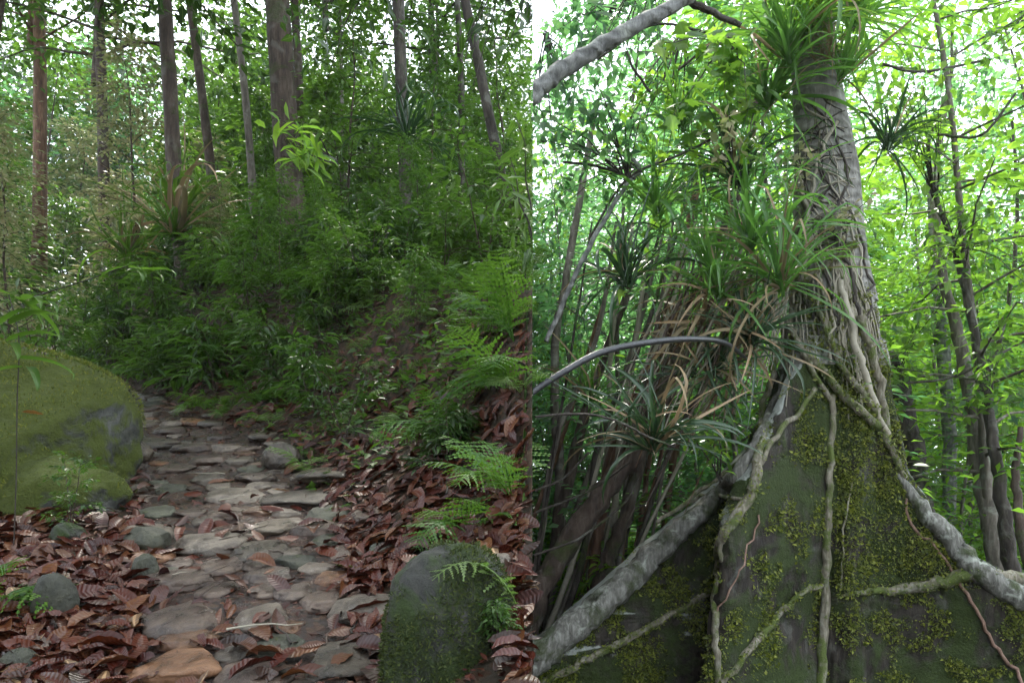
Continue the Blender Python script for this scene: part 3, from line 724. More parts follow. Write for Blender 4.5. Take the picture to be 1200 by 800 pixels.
trunk_tree([(350, 330), (340, 220), (331, 100), (325, 0)], 30, 15, 'bark_brown', 'thickest brown trunk in the middle of the left forest', 2)
trunk_tree([(46, 330), (47, 150), (47, 60), (45, 0)], 17, 21, 'bark_red', 'reddish brown trunk at the far left of the forest', 3, 'leaf_mid', 12)
trunk_tree([(124, 355), (122, 220), (119, 100), (116, 0)], 14, 19, 'bark_brown', 'slim brown trunk between the reddish trunk and the dark straight trunk', 4, 'leaf_mid', 12)
trunk_tree([(256, 300), (246, 190), (234, 90), (222, 0)], 11, 17, 'bark_brown', 'narrow leaning trunk just right of the dark straight trunk', 5, 'leaf_dark', 12)
trunk_tree([(303, 300), (294, 190), (286, 100), (274, 0)], 9, 16, 'bark_grey', 'thin pale grey stem left of the thickest brown trunk', 6, 'leaf_mid', 11)
trunk_tree([(362, 300), (352, 180), (350, 90), (345, 0)], 11, 18, 'bark_brown', 'narrow brown trunk close behind the thickest trunk', 7, 'leaf_dark', 12)
trunk_tree([(476, 275), (474, 180), (470, 90), (467, 0)], 15, 13, 'bark_dark', 'dark upright trunk above the bank in the right half of the forest', 8)
trunk_tree([(541, 270), (541, 190), (540, 90), (536, 0)], 8, 17, 'bark_dark', 'thin dark trunk right of the dark upright trunk', 9, 'leaf_dark', 11)
trunk_tree([(604, 290), (588, 210), (572, 130), (558, 60), (545, 0)], 12, 11, 'bark_dark', 'dark trunk leaning left at the edge of the bank', 10)
trunk_tree([(405, 300), (403, 200), (400, 100), (398, 0)], 6, 20, 'bark_grey', 'pencil thin grey stem between the thickest trunk and the dark upright trunk', 11, 'leaf_mid', 11)
trunk_tree([(520, 260), (518, 180), (514, 90), (512, 0)], 5, 21, 'bark_dark', 'thinnest dark stem between the two dark trunks on the bank', 13, 'leaf_dark', 11)
# out-of-view trees added close by so their crowns shade the path
for k, (x, y, i, sc) in enumerate([(-6.5, 3.2, 0, .85), (-7.5, 8.5, 1, .9), (-3.2, -3.5, 2, .85), (-9, 13, 2, .95), (-6.4, -2.5, 1, .8), (-14.5, 18, 0, 1.0), (-1.6, -3.4, 0, .62), (-10.5, 6, 2, .9), (-4.6, .6, 1, .8), (-2.6, -1.6, 0, .7), (-6.2, 5.2, 2, .8)]):
    z = hill(x, y)
    put('shade_tree', CAN[i], (x, y, z-.1), k*1.3, sc, 'leaf_dark', 'bark_brown', -1, 'tall out of view tree added to shade the stone path', 'tree', 'added shade trees over the path')

SHADE_LEAN = woody(330, H=13, r0=.2, z0=.5, nb=30, bl=4.6, nl=190, leaf='simple', L=.26, W=.5, spread=.9, droop=.25, lean=.36, up_b=.3, sides=9)  # leaning trees added left of the view to darken the path below
for x, y, sc in [(-5.9, 3.4, .85), (-7.6, 7.3, .95), (-5.0, .6, .8), (-8.6, 10.6, .95)]:
    put('shade_tree', SHADE_LEAN, (x, y, hill(x, y)-.1), .1*x, sc, 'leaf_dark', 'bark_brown', -1, 'out of view leaning tree added to shade the stone path from the left', 'tree', 'added leaning shade trees over the path')
# where a plant stands, in words
def zl(px, Y=None, near=14):
    z = ['by the reddish far left trunk', 'right of the reddish trunk', 'right of the straight dark trunk', 'right of the thickest trunk', 'right of the dark upright trunk'][int(np.searchsorted([85, 210, 325, 472], px))]
    return z if Y is None else ('in front, ' if Y < near else 'farther back, ')+z
def zr(px, Y=None, near=18):
    z = ['behind the leaning stems', 'behind the hanging strap leaves', 'straight behind the giant trunk', 'right of the giant trunk', 'by the far right stems'][int(np.searchsorted([720, 900, 1040, 1130], px))]
    return z if Y is None else ('near, ' if Y < near else 'farther off, ')+z
# understorey
q_ = rs(31); ns = 0
def free(x, y, lst, d): return all((x-a)**2+(y-b)**2 > d*d for a, b in lst)
lst = []
for _ in range(1500):
    Y = q_.uniform(9.5, 27); X = q_.uniform(-.70*Y, seam(Y)-.12); r_ = np.interp(Y, _ys, _xr); l_ = np.interp(Y, _ys, _xl)
    if l_-.5 < X < r_+1.2: continue
    px = 600+F*X/Y
    if Y < 13.4 and 150 < px < 260: continue
    dens = 1.35
    if not free(X, Y, lst, dens): continue
    lst.append((X, Y)); i = q_.randint(6) if Y > 14 else [1, 3, 0][q_.randint(3)]
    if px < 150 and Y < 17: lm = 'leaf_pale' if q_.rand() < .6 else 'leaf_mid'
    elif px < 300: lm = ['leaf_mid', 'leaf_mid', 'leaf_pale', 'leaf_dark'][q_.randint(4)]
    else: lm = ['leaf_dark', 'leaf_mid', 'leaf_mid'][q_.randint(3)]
    grp, lab = {'leaf_pale': ('pale leaved saplings', 'slender sapling, pale olive leaves, ' + zl(px, Y)),
                'leaf_mid': ('green saplings', 'slender sapling, fresh green leaves, ' + zl(px, Y)),
                'leaf_dark': ('dark leaved saplings', 'slender sapling, dark green leaves, ' + zl(px, Y))}[lm]
    sc = q_.uniform(.6, 1.05)*(1 if Y > 14 else .75)
    if Y < 15.5 and px > 180: sc = min(sc, max(.3, (CAMZ+(HOR-(250 if px < 420 else 215))/F*Y-hill(X, Y))/SAP[i]['H']))
    if any(abs(px-a) < 26 for a in (215, 340, 474, 590)) and Y < 17: sc = min(sc, .4)
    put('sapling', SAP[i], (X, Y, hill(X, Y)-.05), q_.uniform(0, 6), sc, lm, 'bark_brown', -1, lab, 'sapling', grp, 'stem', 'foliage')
    if len(lst) >= 82: break
# farther wood behind
lst2 = []
for _ in range(400):
    Y = q_.uniform(27, 46); X = q_.uniform(-.72*Y, seam(Y)-.6)
    if not free(X, Y, lst2, 2.5): continue
    lst2.append((X, Y)); i = q_.randint(6)
    lm = ['leaf_mid', 'leaf_dark', 'leaf_blue'][q_.randint(3)]
    put('sapling', SAP[i], (X, Y, hill(X, Y)-.1), q_.uniform(0, 6), q_.uniform(1.2, 1.9), lm, 'bark_brown', -1, 'distant slim tree, ' + zl(600+F*X/Y), 'sapling', 'distant slim trees behind the left forest', 'stem', 'foliage')
    if len(lst2) >= 34: break

# shrubs and ferns on the bank and behind the boulder
lst = []; q_ = rs(44)
for _ in range(6000):
    Y = 5.2+q_.rand()**1.2*13; r_ = np.interp(Y, _ys, _xr); l_ = np.interp(Y, _ys, _xl)
    X = q_.uniform(-.68*Y, seam(Y)-.03)
    px = 600+F*X/Y
    if X > r_: 
        d = X-r_
        if d < (1.5 if Y < 8 else .8 if Y < 9.5 else .2) and q_.rand() > .10: continue
        zone = 'bank'
    elif X < l_-.5 and Y > 8.2: zone = 'back'
    else: continue
    if Y < 6.2 and X < -.6: continue
    if not free(X, Y, lst, .22+.02*Y): continue
    lst.append((X, Y)); z = hill(X, Y)
    if q_.rand() < (.88 if Y < 8.5 and zone == 'bank' else .3):
        fern((X, Y, z), q_.randint(4, 8), q_.uniform(.28, .5) if Y < 9 and zone == 'bank' else q_.uniform(.4, .7), len(lst), 'leafy fern %s, ' % ('on the bank' if zone == 'bank' else 'behind the boulder') + zl(px, Y, 9), 'ferns on the bank' if zone == 'bank' else 'ferns behind the boulder', meshes=FM if q_.rand() < .6 else FD)
    else:
        lm = ['leaf_mid', 'leaf_dark', 'leaf_mid'][q_.randint(3)]; i = q_.randint(5)
        wd = {'leaf_mid': 'fresh green', 'leaf_dark': 'dark green'}[lm]
        put('shrub', SHR[i], (X, Y, z-.03), q_.uniform(0, 6), q_.uniform(.75, 1.35)*(.6 if Y < 8.5 else 1), lm, 'bark_brown', -1, 'low %s shrub %s, ' % (wd, 'on the bank' if zone == 'bank' else 'behind the boulder') + zl(px, Y, 11), 'shrub', '%s shrubs on the %s' % (wd, 'bank' if zone == 'bank' else 'ground behind the boulder'), 'stem', 'foliage')
    if len(lst) >= 340: break
# ground cover of seedlings
n = 26000; X = []
while len(X) < n:
    Y = 5.5+q_.rand()**1.1*18; r_ = np.interp(Y, _ys, _xr); l_ = np.interp(Y, _ys, _xl); x = q_.uniform(-.7*Y, seam(Y)-.1)
    if x > r_ and (x-r_) < (1.0 if Y < 7 else .5) and q_.rand() < .85: continue
    if l_-.6 < x <= r_: continue
    if x < l_ and Y < 8: continue
    if nz(x, Y, 4, 1.1) < -.3: continue
    X.append((x, Y, hill(x, Y)+q_.rand()**1.5*.28))
X = np.array(X); a = q_.rand(n)*6.283
dr = np.stack([np.cos(a), np.sin(a), q_.normal(.0, .35, n)], 1); up = np.stack([q_.normal(0, .4, n), q_.normal(-.2, .4, n), np.ones(n)], 1)
L = q_.uniform(.06, .14, n); W_ = place_leaves('simple', X, dr, up, L, L*q_.uniform(.3, .5, n))
W_ = clip(W_, -1)
tag(link('ground_cover', leaf_mesh('ground_cover', 'simple', W_, [M['leaf_mid']])), 'low carpet of small green seedlings over the forest floor', 'ground cover', kind='stuff')

# named near plants on the left
def fern_at(px, py, n, L, seed, label, **k):
    q = on(px, py); return fern((q.x, q.y, q.z), n, L, seed, label, **k)
fern_at(545, 625, 7, .54, 501, 'bright green fern with spread fronds just behind the upright mossy boulder')
fern_at(600, 585, 8, .62, 502, 'bright fern leaning over the leaf litter right of the path', spread=(1.2, 4.9))
fern_at(535, 515, 8, .75, 503, 'large fern with arching fronds in the middle of the bank', spread=(1.0, 5.4))
fern_at(596, 460, 8, .72, 504, 'fern on the bank at the right, over the large arching one', spread=(1.4, 4.8))
fern_at(608, 715, 6, .6, 505, 'single fern with long fronds at the right of the upright boulder', spread=(1.8, 4.0), meshes=FD)
fern_at(602, 400, 8, .8, 506, 'fern with drooping fronds at the top right of the bank', spread=(1.3, 4.7))
fern_at(430, 470, 5, .34, 507, 'small light fern growing low in the brown litter of the bank')
fern_at(395, 600, 4, .16, 508, 'tiny fern sprouting between stones at the right edge of the path')
fern_at(240, 480, 7, .55, 509, 'feathery fern at the bend where the path goes out of sight')
fern_at(300, 475, 7, .6, 510, 'feathery fern overhanging the path left of the bank')
fern_at(365, 445, 7, .6, 511, 'feathery fern in front of the dark hollow of the bank')
q = P(-18, 690, 3.6); fern((q.x, q.y, hill(q.x, q.y)), 6, .62, 512, 'upright fern at the left margin in front of the great boulder', spread=(-1.4, 1.4), meshes=FM)
q_ = rs(81)
for k in range(16):
    q = on(q_.uniform(385, 500), q_.uniform(325, 405))
    if k % 3 == 0: fern((q.x, q.y, q.z), 6, q_.uniform(.35, .55), 800+k, 'leafy fern on the earthy slope in the middle of the bank', 'ferns on the bank', meshes=FD)
    else: put('shrub', SHR[q_.randint(5)], (q.x, q.y, q.z-.03), k, q_.uniform(.5, .85), 'leaf_mid', 'bark_brown', -1, 'small leafy shrub on the earthy slope in the middle of the bank', 'shrub', 'fresh green shrubs on the bank', 'stem', 'foliage')
q = on(585, 755)
put('shrub', SHR[3], (q.x, q.y, q.z), 1, .28, 'leaf_mid', 'bark_brown', -1, 'tiny broadleaf seedling in the lower right corner beside the upright boulder', 'seedling', None, 'stem', 'foliage')
q = P(84, 585, 4.75)
put('shrub', SHR[2], (q.x, q.y, hill(q.x, q.y)), 2, .42, 'leaf_mid', 'bark_brown', -1, 'little round leaved seedling before the great boulder', 'seedling', None, 'stem', 'foliage')

# palm-like plants with hanging lance leaves at the left margin
def palmlet(pts, w, leafpx, Y, label, seed, L=.28):
    t = empty('palm_sapling', P(*pts[0], Y)); base = np.array(t.location); tag(t, label, 'palm')
    pp, rr = catmull([np.array(P(a, b, Y))-base for a, b in pts], [w]*len(pts), 5); V, T = tube_arrays(pp, rr, 5)
    link('stem', np_mesh('stem', V, T, [M['bark_dark']]), t); q = rs(seed)
    v, tt, lc = strap_variant(3, w=.09, droop=.8, n=9); me = np_mesh('leaf', v*np.array([1, 1.15, 1]), tt, [M['leaf_mid']], True, lc)
    for (a, b, dx, dy) in leafpx:
        p = np.array(P(a, b, Y))-base; d = Vector((dx, q.normal(-.2, .25)*abs(dy), -dy)).normalized()
        rot = d.to_track_quat('X', 'Z').to_euler(); link('leaf', me, t, p, rot, L*q.uniform(.85, 1.2))
palmlet([(16, 640), (19, 560), (20, 470), (22, 395), (10, 345)], .0035, [(12, 345, -.5, .3), (18, 348, .1, .8), (28, 352, .5, .6), (36, 358, .7, .7), (22, 352, .2, 1.), (8, 400, .9, .4), (10, 402, .5, 1), (20, 420, .8, .9), (0, 380, 1, .2), (12, 380, .9, .4), (34, 430, .3, 1), (26, 430, -.5, 1)], 4.3, 'palm seedling with hanging lance leaves at the left edge over the great boulder', 8)
palmlet([(30, 350), (90, 332), (130, 318), (150, 312)], .005, [(144, 313, -.25, .8), (152, 313, .5, .8), (158, 314, .3, 1), (165, 316, .7, .8), (172, 318, .6, 1.), (176, 318, .9, .8)], 6.0, 'arching shoot with a tuft of drooping lance leaves hanging over the boulder', 9, .24)
# strap-leaf clumps by the dark trunk
rosette(P(205, 275, 13.2), 46, 1.5, 61, 'pale drooping strap leaf clump hanging round the dark straight trunk', 'leaf_mid', 'screw_pine', dead=.35, cat='screw pine')
rosette(P(150, 300, 14.5), 34, 1.2, 62, 'olive strap leaf clump left of the dark straight trunk', 'leaf_mid', 'screw_pine', dead=.3, cat='screw pine')
rosette(P(478, 165, 12.8), 34, 1.0, 63, 'dark strap leaf clump perched on the dark upright trunk', 'leaf_strap_dark', 'epiphyte_rosette')
rosette(P(355, 195, 14.7), 22, .6, 64, 'bright green leaf tuft against the thickest brown trunk', 'leaf_bright', 'epiphyte_rosette')

# ------------------------------------------------------------------ right: the great buttressed tree
TC = np.array([4.2, 10.0]); ZB, ZT = -1.7, 3.9
def zpy(py, Y=10.): return CAMZ+(HOR-py)/F*Y
ax_z = np.array([-2, 2.4, 3.4, 4.5, 5.6, 6.7, 8, 15]); ax_x = np.array([4.20, 4.22, 4.22, 4.17, 4.08, 3.98, 3.9, 3.5])
rad_z = np.array([-2, 0, 2, 3.0, 3.6, 4.5, 5.6, 6.7, 8, 15]); rad_r = np.array([.50, .50, .50, .52, .50, .45, .39, .30, .25, .14])
FINS = []   # direction, table of extent by height, thickness
def fin(u, pxs, t):
    u = np.array(u)/np.linalg.norm(u); zs, Rr = [], []
    for px, py in pxs:
        k = (px-600)/F; # TC.x+u.x R = k (TC.y + u.y R)
        R = (k*TC[1]-TC[0])/(u[0]-k*u[1]); Y = TC[1]+u[1]*R; zs.append(zpy(py, Y)); Rr.append(max(R, 0))
    o = np.argsort(zs); FINS.append((math.atan2(u[1], u[0]), np.array(zs)[o], np.array(Rr)[o], t))
fin((-.985, -.17), [(600, 762), (624, 748), (680, 706), (740, 655), (800, 596), (845, 560), (880, 520), (905, 470), (925, 425), (948, 380)], .23)
fin((-.80, -.60), [(820, 860), (832, 760), (838, 690), (846, 630), (868, 560), (900, 500), (930, 440), (955, 395)], .13)
fin((.955, -.30), [(1300, 760), (1210, 700), (1165, 664), (1140, 648), (1100, 603), (1062, 548), (1042, 500), (1026, 450), (1015, 400)], .17)
for a, k in ((62, 1.0), (118, .9), (20, .8)):
    FINS.append((R_(a), np.array([-1.7, -.8, .4, 1.6, 3.]), np.array([2.6, 1.8, 1.2, .8, .3])*k, .14))
ths = list(np.linspace(-math.pi, math.pi, 150, endpoint=False))
for f in FINS:
    for s in (-1, 1):
        for d in np.geomspace(.004, .5, 22): ths.append((f[0]+s*d+math.pi) % (2*math.pi)-math.pi)
ths = np.array(sorted(ths)); zs = np.concatenate([np.linspace(ZB, ZT, 190)])
def r_at(th, z):
    r0 = np.interp(z, rad_z, rad_r); p = 3.6; acc = r0**p
    for a, fz, fr_, t in FINS:
        R = np.interp(z, fz, fr_, right=0)
        if z < fz[0]: R = fr_[0]
        if R <= 0.02: continue
        dl = np.abs((th-a+math.pi) % (2*math.pi)-math.pi); s = np.maximum(np.sin(np.minimum(dl, math.pi/2)), 1e-4)
        tt = t*(1+.25*np.sin(z*2.3+a*3)); f = (R**-5.0+(tt/s)**-5.0)**(-.2); f = np.where(dl < math.pi/2, f, 0); acc = acc+f**p
    return acc**(1/p)
V = []
for z in zs:
    r = r_at(ths, z); x = np.interp(z, ax_z, ax_x)+r*np.cos(ths); y = TC[1]+r*np.sin(ths)
    for xx, yy_ in zip(x, y):
        n1 = noise.fractal(Vector((xx*1.3, yy_*1.3, z*.8)), 1, 2, 4); n2 = noise.fractal(Vector((xx*6, yy_*6, z*4)), 1, 2, 3)
        n3 = noise.fractal(Vector((xx*3.4, yy_*3.4, z*.55)), 1, 2, 3); n4 = noise.fractal(Vector((xx*14, yy_*14, z*9)), 1, 2, 3); V.append((xx+.07*n1+.02*n2+.02*n3, yy_-.06*n1+.02*n2+.085*n3+.012*n4, z+.02*n2))
V = np.array(V); nt_ = len(ths); nzz = len(zs); org = np.array([TC[0], TC[1], -1.3])
idx = np.arange(nzz*nt_).reshape(nzz, nt_); i1 = np.roll(idx, -1, 1)
Q = np.stack([idx[:-1], i1[:-1], i1[1:], idx[1:]], -1)      # (nz-1, nt, 4)
seamok = V[:, 0] > seam(1)*V[:, 1]-.25
Qf = Q.reshape(-1, 4); keep = seamok[Qf].all(1)
bvh = BVHTree.FromPolygons([tuple(v) for v in V], [tuple(map(int, f)) for f in Qf[keep]])
giant = empty('buttressed_tree', tuple(org)); tag(giant, 'giant buttressed tree with mossy flaring roots and pale trunk, filling the right side', 'tree')
fa = np.array([f[0] for f in FINS]); near = np.argmin(np.abs((ths[:, None]-fa[None]+math.pi) % (2*math.pi)-math.pi), 1)
kz = int(np.searchsorted(zs, 3.0))
for fi in range(len(FINS)):
    sel = Q[:kz, near == fi].reshape(-1, 4); sel = sel[seamok[sel].all(1)]; u, inv = np.unique(sel, return_inverse=True)
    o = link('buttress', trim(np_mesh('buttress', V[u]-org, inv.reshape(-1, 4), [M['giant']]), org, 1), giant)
    if fi == 0: o['label'] = 'long pale topped buttress running down to the left'
    if fi == 2: o['label'] = 'mossy buttress running down to the right'
up = Q[kz:].reshape(-1, 4)
z2 = np.concatenate([np.linspace(ZT, 15, 60)]); a2 = np.linspace(-math.pi, math.pi, 48, endpoint=False)
u, inv = np.unique(up, return_inverse=True); VU = V[u]-org
pt = np.array([[np.interp(z, ax_z, ax_x)+.04*nz(z, 0, 3, .9), TC[1]+.05*nz(z, 5, 3, .7), z] for z in np.linspace(ZT-.1, 15, 70)]); pr = np.interp(pt[:, 2], rad_z, rad_r)
tv, tt = tube_arrays(pt-org, pr*1.0, 40, .03, 5)
for k_, v_ in enumerate(tv): 
    n1 = noise.fractal(Vector((v_[0]*2, v_[1]*2, v_[2]*1.2)), 1, 2, 4); tv[k_, 0] += .035*n1; tv[k_, 1] += .03*n1
VV, TT = merge([(VU, np.concatenate([inv.reshape(-1, 4)[:, [0, 1, 2]], inv.reshape(-1, 4)[:, [0, 2, 3]]])), (tv, tt)])
link('trunk', np_mesh('trunk', VV, TT, [M['giant_trunk']]), giant)
bvh2 = BVHTree.FromPolygons([tuple(v) for v in tv+org], [tuple(map(int, f)) for f in tt])
Dc = CAN[1]; k = (Dc['LV']-np.array([0, 0, Dc['H']]))*np.array([.8, .8, .8])+np.array([3.5, 10, 15.5]); ok = (k[..., 0]-seam(1)*k[..., 1]).min(1) > .05
link('crown', leaf_mesh('crown', 'simple', k[ok][::2]-org, [M['leaf_bright']]), giant)
cam_o = Vector((0, 0, CAMZ))
def surf(px, py):
    d = (P(px, py, 10)-cam_o).normalized(); best = None
    for b in (bvh, bvh2):
        h = b.ray_cast(cam_o, d)
        if h[0] is not None and (best is None or h[3] < best[1]): best = (h[0], h[3], h[1])
    return best, d
def hug(pxs, r, mat, name='aerial_root', parent=None, sides=7, dens=9, lift=.5, seed=0, Y0=9.3, wob=.25, jit=1.5):
    """a root or vine that lies on the giant tree along the given picture points"""
    q = rs(seed+int(pxs[0][0])); pts, rr = [], []; lastd = None
    P2 = []; 
    for (a, b), (c, d) in zip(pxs[:-1], pxs[1:]):
        m_ = max(1, int(math.hypot(c-a, d-b)/dens))
        for k in range(m_): P2.append((a+(c-a)*k/m_+q.normal(0, jit), b+(d-b)*k/m_+q.normal(0, jit)))
    P2.append(pxs[-1]); D = []
    for a, b in P2:
        h, dd = surf(a, b); D.append(h[1]/ (1/dd.y) if h else np.nan)
    D = np.array(D)
    if np.isnan(D).all(): D[:] = Y0
    ii = np.arange(len(D)); g = ~np.isnan(D); D = np.interp(ii, ii[g], D[g])
    for _ in range(2): 
        if len(D) > 2: D[1:-1] = np.minimum(D[1:-1], (D[:-2]+D[1:-1]+D[2:])/3)
    rads = np.interp(np.linspace(0, 1, len(D)), np.linspace(0, 1, len(r)), r) if isinstance(r, (list, tuple)) else np.full(len(D), r)
    pts = np.array([np.array(P(a, b, Y-lift*rr_)) for (a, b), Y, rr_ in zip(P2, D, rads)])
    V, T = tube_arrays(pts, rads, sides, wob, seed)
    if parent is giant: return link(name, np_mesh(name, V-org, T, [M[mat]]), giant), pts
    o = link(name, np_mesh(name, V-pts[0], T, [M[mat]]), loc=tuple(pts[0])); return o, pts
mm = lambda w: w/2/F*9.2
for pxs, wl in [([(606, 786), (650, 752), (700, 712), (745, 672), (800, 618), (842, 582), (872, 545), (893, 505), (915, 450)], [40, 37, 34, 31, 27, 23, 17, 12, 5]), ([(1052, 556), (1078, 592), (1106, 626), (1138, 662), (1170, 684), (1230, 716)], [6, 18, 24, 27, 28, 34])]:
    o, _p = hug(pxs, [mm(w_) for w_ in wl], 'ridge', 'buttress_ridge', giant, 16, 7, .12, 3, wob=.22, jit=1.6)
    trim(o.data, org, 1)
RT = []
for pxs, wpx, mt in [([(976, 462), (973, 560), (968, 680), (962, 805)], [7, 9, 12, 13], 'root'), ([(634, 800), (690, 772), (760, 735), (835, 690)], [9, 9, 8, 7], 'root'),
    ([(845, 800), (880, 760), (915, 716), (948, 688), (968, 682)], [8, 9, 8, 6], 'root'), ([(893, 480), (890, 535), (880, 580), (856, 612), (842, 640), (838, 690)], [5, 12, 13, 12, 4], 'root'),
    ([(985, 697), (1050, 692), (1110, 682), (1140, 668), (1215, 682)], [3, 13, 17, 20], 'root'), ([(956, 455), (932, 488), (902, 516), (888, 548)], [6, 7, 6], 'root'),
    ([(1003, 285), (965, 312), (925, 345)], [11, 9, 8], 'root'), ([(985, 330), (1003, 400), (1020, 460), (1040, 508)], [8, 9, 10], 'rope'),
    ([(960, 360), (985, 430), (1025, 480), (1060, 560)], [8, 9, 8], 'root'), ([(925, 400), (950, 420), (985, 460), (1030, 500)], [9, 11, 12], 'root'),
    ([(940, 300), (930, 360), (905, 430), (893, 490)], [8, 8, 9], 'root'), ([(935, 180), (948, 260), (940, 330)], [5, 6, 6], 'rope'),
    ([(925, 380), (955, 440), (975, 470)], [9, 8, 7], 'root'), ([(1008, 370), (1028, 440), (1040, 505)], [12, 12, 10], 'root'), ([(850, 610), (838, 700), (842, 810)], [4, 8, 8], 'root'),
    ([(870, 585), (820, 580), (790, 600)], [5, 5, 4], 'root'), ([(900, 515), (860, 545), (800, 590), (770, 612)], [5, 6, 5], 'root')]:
    o, pts = hug(pxs, [mm(w_) for w_ in wpx], mt, parent=giant, seed=len(RT)); RT.append(pts)
# curtain of thin rootlets on the trunk
q_ = rs(9)
for k in range(44):
    x = q_.uniform(975, 1000); y = q_.uniform(285, 310); e = q_.uniform(80, 190); x2 = x+q_.uniform(-12, 26)+e*.14
    hug([(x, y), ((x+x2)/2+q_.normal(0, 3), y+e*.5), (x2, y+e)], [mm(1.6), mm(2.4), mm(1.5)], 'rope', 'rootlet', giant, 4, 14, 1.5, k)
for k in range(30):
    x = q_.uniform(895, 945); y = q_.uniform(250, 330); e = q_.uniform(70, 170)
    hug([(x, y), (x-8+q_.normal(0, 5), y+e*.5), (x-14+q_.normal(0, 12), y+e)], [mm(1.6), mm(2.0), mm(1.3)], 'rope', 'rootlet', giant, 4, 14, 1.5, k+50)
for k in range(15):
    y = q_.uniform(120, 300); a = np.interp(y, [100, 200, 300], [934, 929, 934]); b = np.interp(y, [100, 200, 300], [986, 1003, 1014]); s = q_.choice([-1, 1])*q_.uniform(5, 26)
    hug([(a+2, y+s), ((a+b)/2, y-q_.uniform(2, 9)), (b-3, y-s*.6)], [mm(1.5), mm(3), mm(1.5)], 'bark_dark' if k % 3 else 'rope', 'rootlet', giant, 4, 8, .6, k+99)
for k in range(18):                            # climbing stems that wrap the middle and upper trunk
    x0 = q_.uniform(905, 1000); y1 = q_.uniform(110, 240); w_ = q_.uniform(2, 5.5); s = q_.choice([-1, 1])
    pxs = [(x0+14, 400+q_.uniform(-30, 40)), (x0+10+s*12, 330), (min(max(x0+s*26, 938), 1004), 260), (min(max(x0+14-s*20, 938), 996), (y1+260)/2), (q_.uniform(942, 985), y1)]
    hug(pxs, [mm(w_), mm(w_), mm(w_*.8), mm(w_*.6), mm(w_*.4)], ['rope', 'root', 'bark_dark'][k % 3], 'climbing_root', giant, 5, 10, .8, k+150, jit=2.2)
for k in range(34):                            # curtain of hanging roots on the left of the trunk
    x, y = q_.uniform(800, 925), q_.uniform(270, 380); Y = q_.uniform(9.2, 9.8); e = q_.uniform(120, 260); w_ = q_.uniform(1.6, 4.5)
    pp, rr = catmull([np.array(P(x, y, Y)), np.array(P(x-e*.10+q_.normal(0, 8), y+e*.35, Y)), np.array(P(x-e*.28+q_.normal(0, 8), y+e*.7, Y)), np.array(P(x-e*.42, y+e, Y))], [mm(w_), mm(w_), mm(w_*.8), mm(w_*.4)], 5)
    V_, T_ = tube_arrays(pp-org, rr, 5, .2, k); link('hanging_root', np_mesh('hanging_root', V_, T_, [M[['rope', 'bark_brown', 'root', 'bark_red'][k % 4]]]), giant)
# free vines
def vine(pxs, w, mat, label, cat='vine', seed=0, **k):
    o, p = hug(pxs, w, mat, 'vine', None, seed=seed, **k); tag(o, label, cat); return p
vine([(1060, 560), (1066, 612), (1108, 655), (1138, 705), (1170, 760), (1206, 810)], [mm(3), mm(4), mm(4), mm(5)], 'root_red', 'thin reddish vine crossing the mossy buttress to the lower right corner')
vine([(982, 142), (958, 190), (950, 235), (948, 270)], [mm(4), mm(4), mm(3)], 'rope', 'thin pale vine running up the bare trunk')
vine([(930, 355), (945, 300), (960, 260), (990, 250), (1010, 300)], [mm(3), mm(3), mm(3)], 'rope', 'looping pale vine round the middle of the trunk')
vine([(1000, 560), (990, 610), (985, 690)], [mm(2), mm(2)], 'rope', 'threadlike vine right of the thick hanging root')
vine([(890, 600), (872, 660), (840, 720)], [mm(2), mm(2)], 'root_red', 'threadlike reddish vine over the front buttress')

# moss and small leaves that grow on the buttresses
def moss_on(n, seed, test, L=(.02, .05), mat='moss_leaf', name='moss'):
    q = rs(seed); pos, nr_ = [], []
    tries = 0
    while len(pos) < n and tries < n*14:
        tries += 1; px, py = q.uniform(626, 1230), q.uniform(330, 830); h, d = surf(px, py)
        if not h: continue
        p, _, nn = h; t = test(px, py, p)
        if q.rand() > t: continue
        if nn.dot(d) > 0: nn = -nn
        pos.append(p-d*.012); nr_.append(nn)
    pos = np.array([tuple(p) for p in pos]); nr_ = np.array([tuple(p) for p in nr_]); n = len(pos)
    dr = nr_*.8+q.normal(0, .7, (n, 3))-np.array([0, 0, .35]); up = nr_+q.normal(0, .4, (n, 3)); LL = q.uniform(*L, n)
    W_ = place_leaves('moss', pos, dr, up, LL, LL*.8); W_ = W_[(W_[..., 0]-seam(1)*W_[..., 1]).min(1) > .01]
    o = link(name, leaf_mesh(name, 'moss', W_-org, [M[mat]], False), giant); tag(o, kind='stuff')
def mt(px, py, p):
    v = nz(p.x, p.y, p.z, 2.2, 5); s = max(0, min(1, (v+.02)*3))
    if 980 < px < 1150 and py < 690: s = s*.9+.30
    elif px < 835: s = s*.9
    elif px > 970 and py > 700: s *= .7
    else: s *= .55
    if px < 840:                                             # bald upper side of the left ridge
        yr = np.interp(px, [624, 680, 740, 800, 845], [748, 706, 655, 596, 560])
        if py < yr+38: s *= .12
    if px > 1060 and py < np.interp(px, [1062, 1100, 1165], [548, 603, 664])+34: s *= .15
    return s
moss_on(9000, 3, mt, L=(.02, .07)); moss_on(30000, 4, mt, L=(.012, .038), name='fine_moss')
qm = rs(12); pos = []
for pts in (RT[3], RT[4], RT[1], RT[6], RT[8], RT[9], RT[2]):
    for p in pts:
        for _ in range(22): pos.append(p+qm.normal(0, .035, 3)+np.array([0, -.03, .01]))
pos = np.array(pos); n = len(pos); LL = qm.uniform(.025, .065, n)
W_ = place_leaves('moss', pos, qm.normal(0, 1, (n, 3))-np.array([0, .3, .3]), qm.normal(0, .5, (n, 3))+np.array([0, -.5, 1]), LL, LL*.7); W_ = W_[(W_[..., 0]-seam(1)*W_[..., 1]).min(1) > .01]
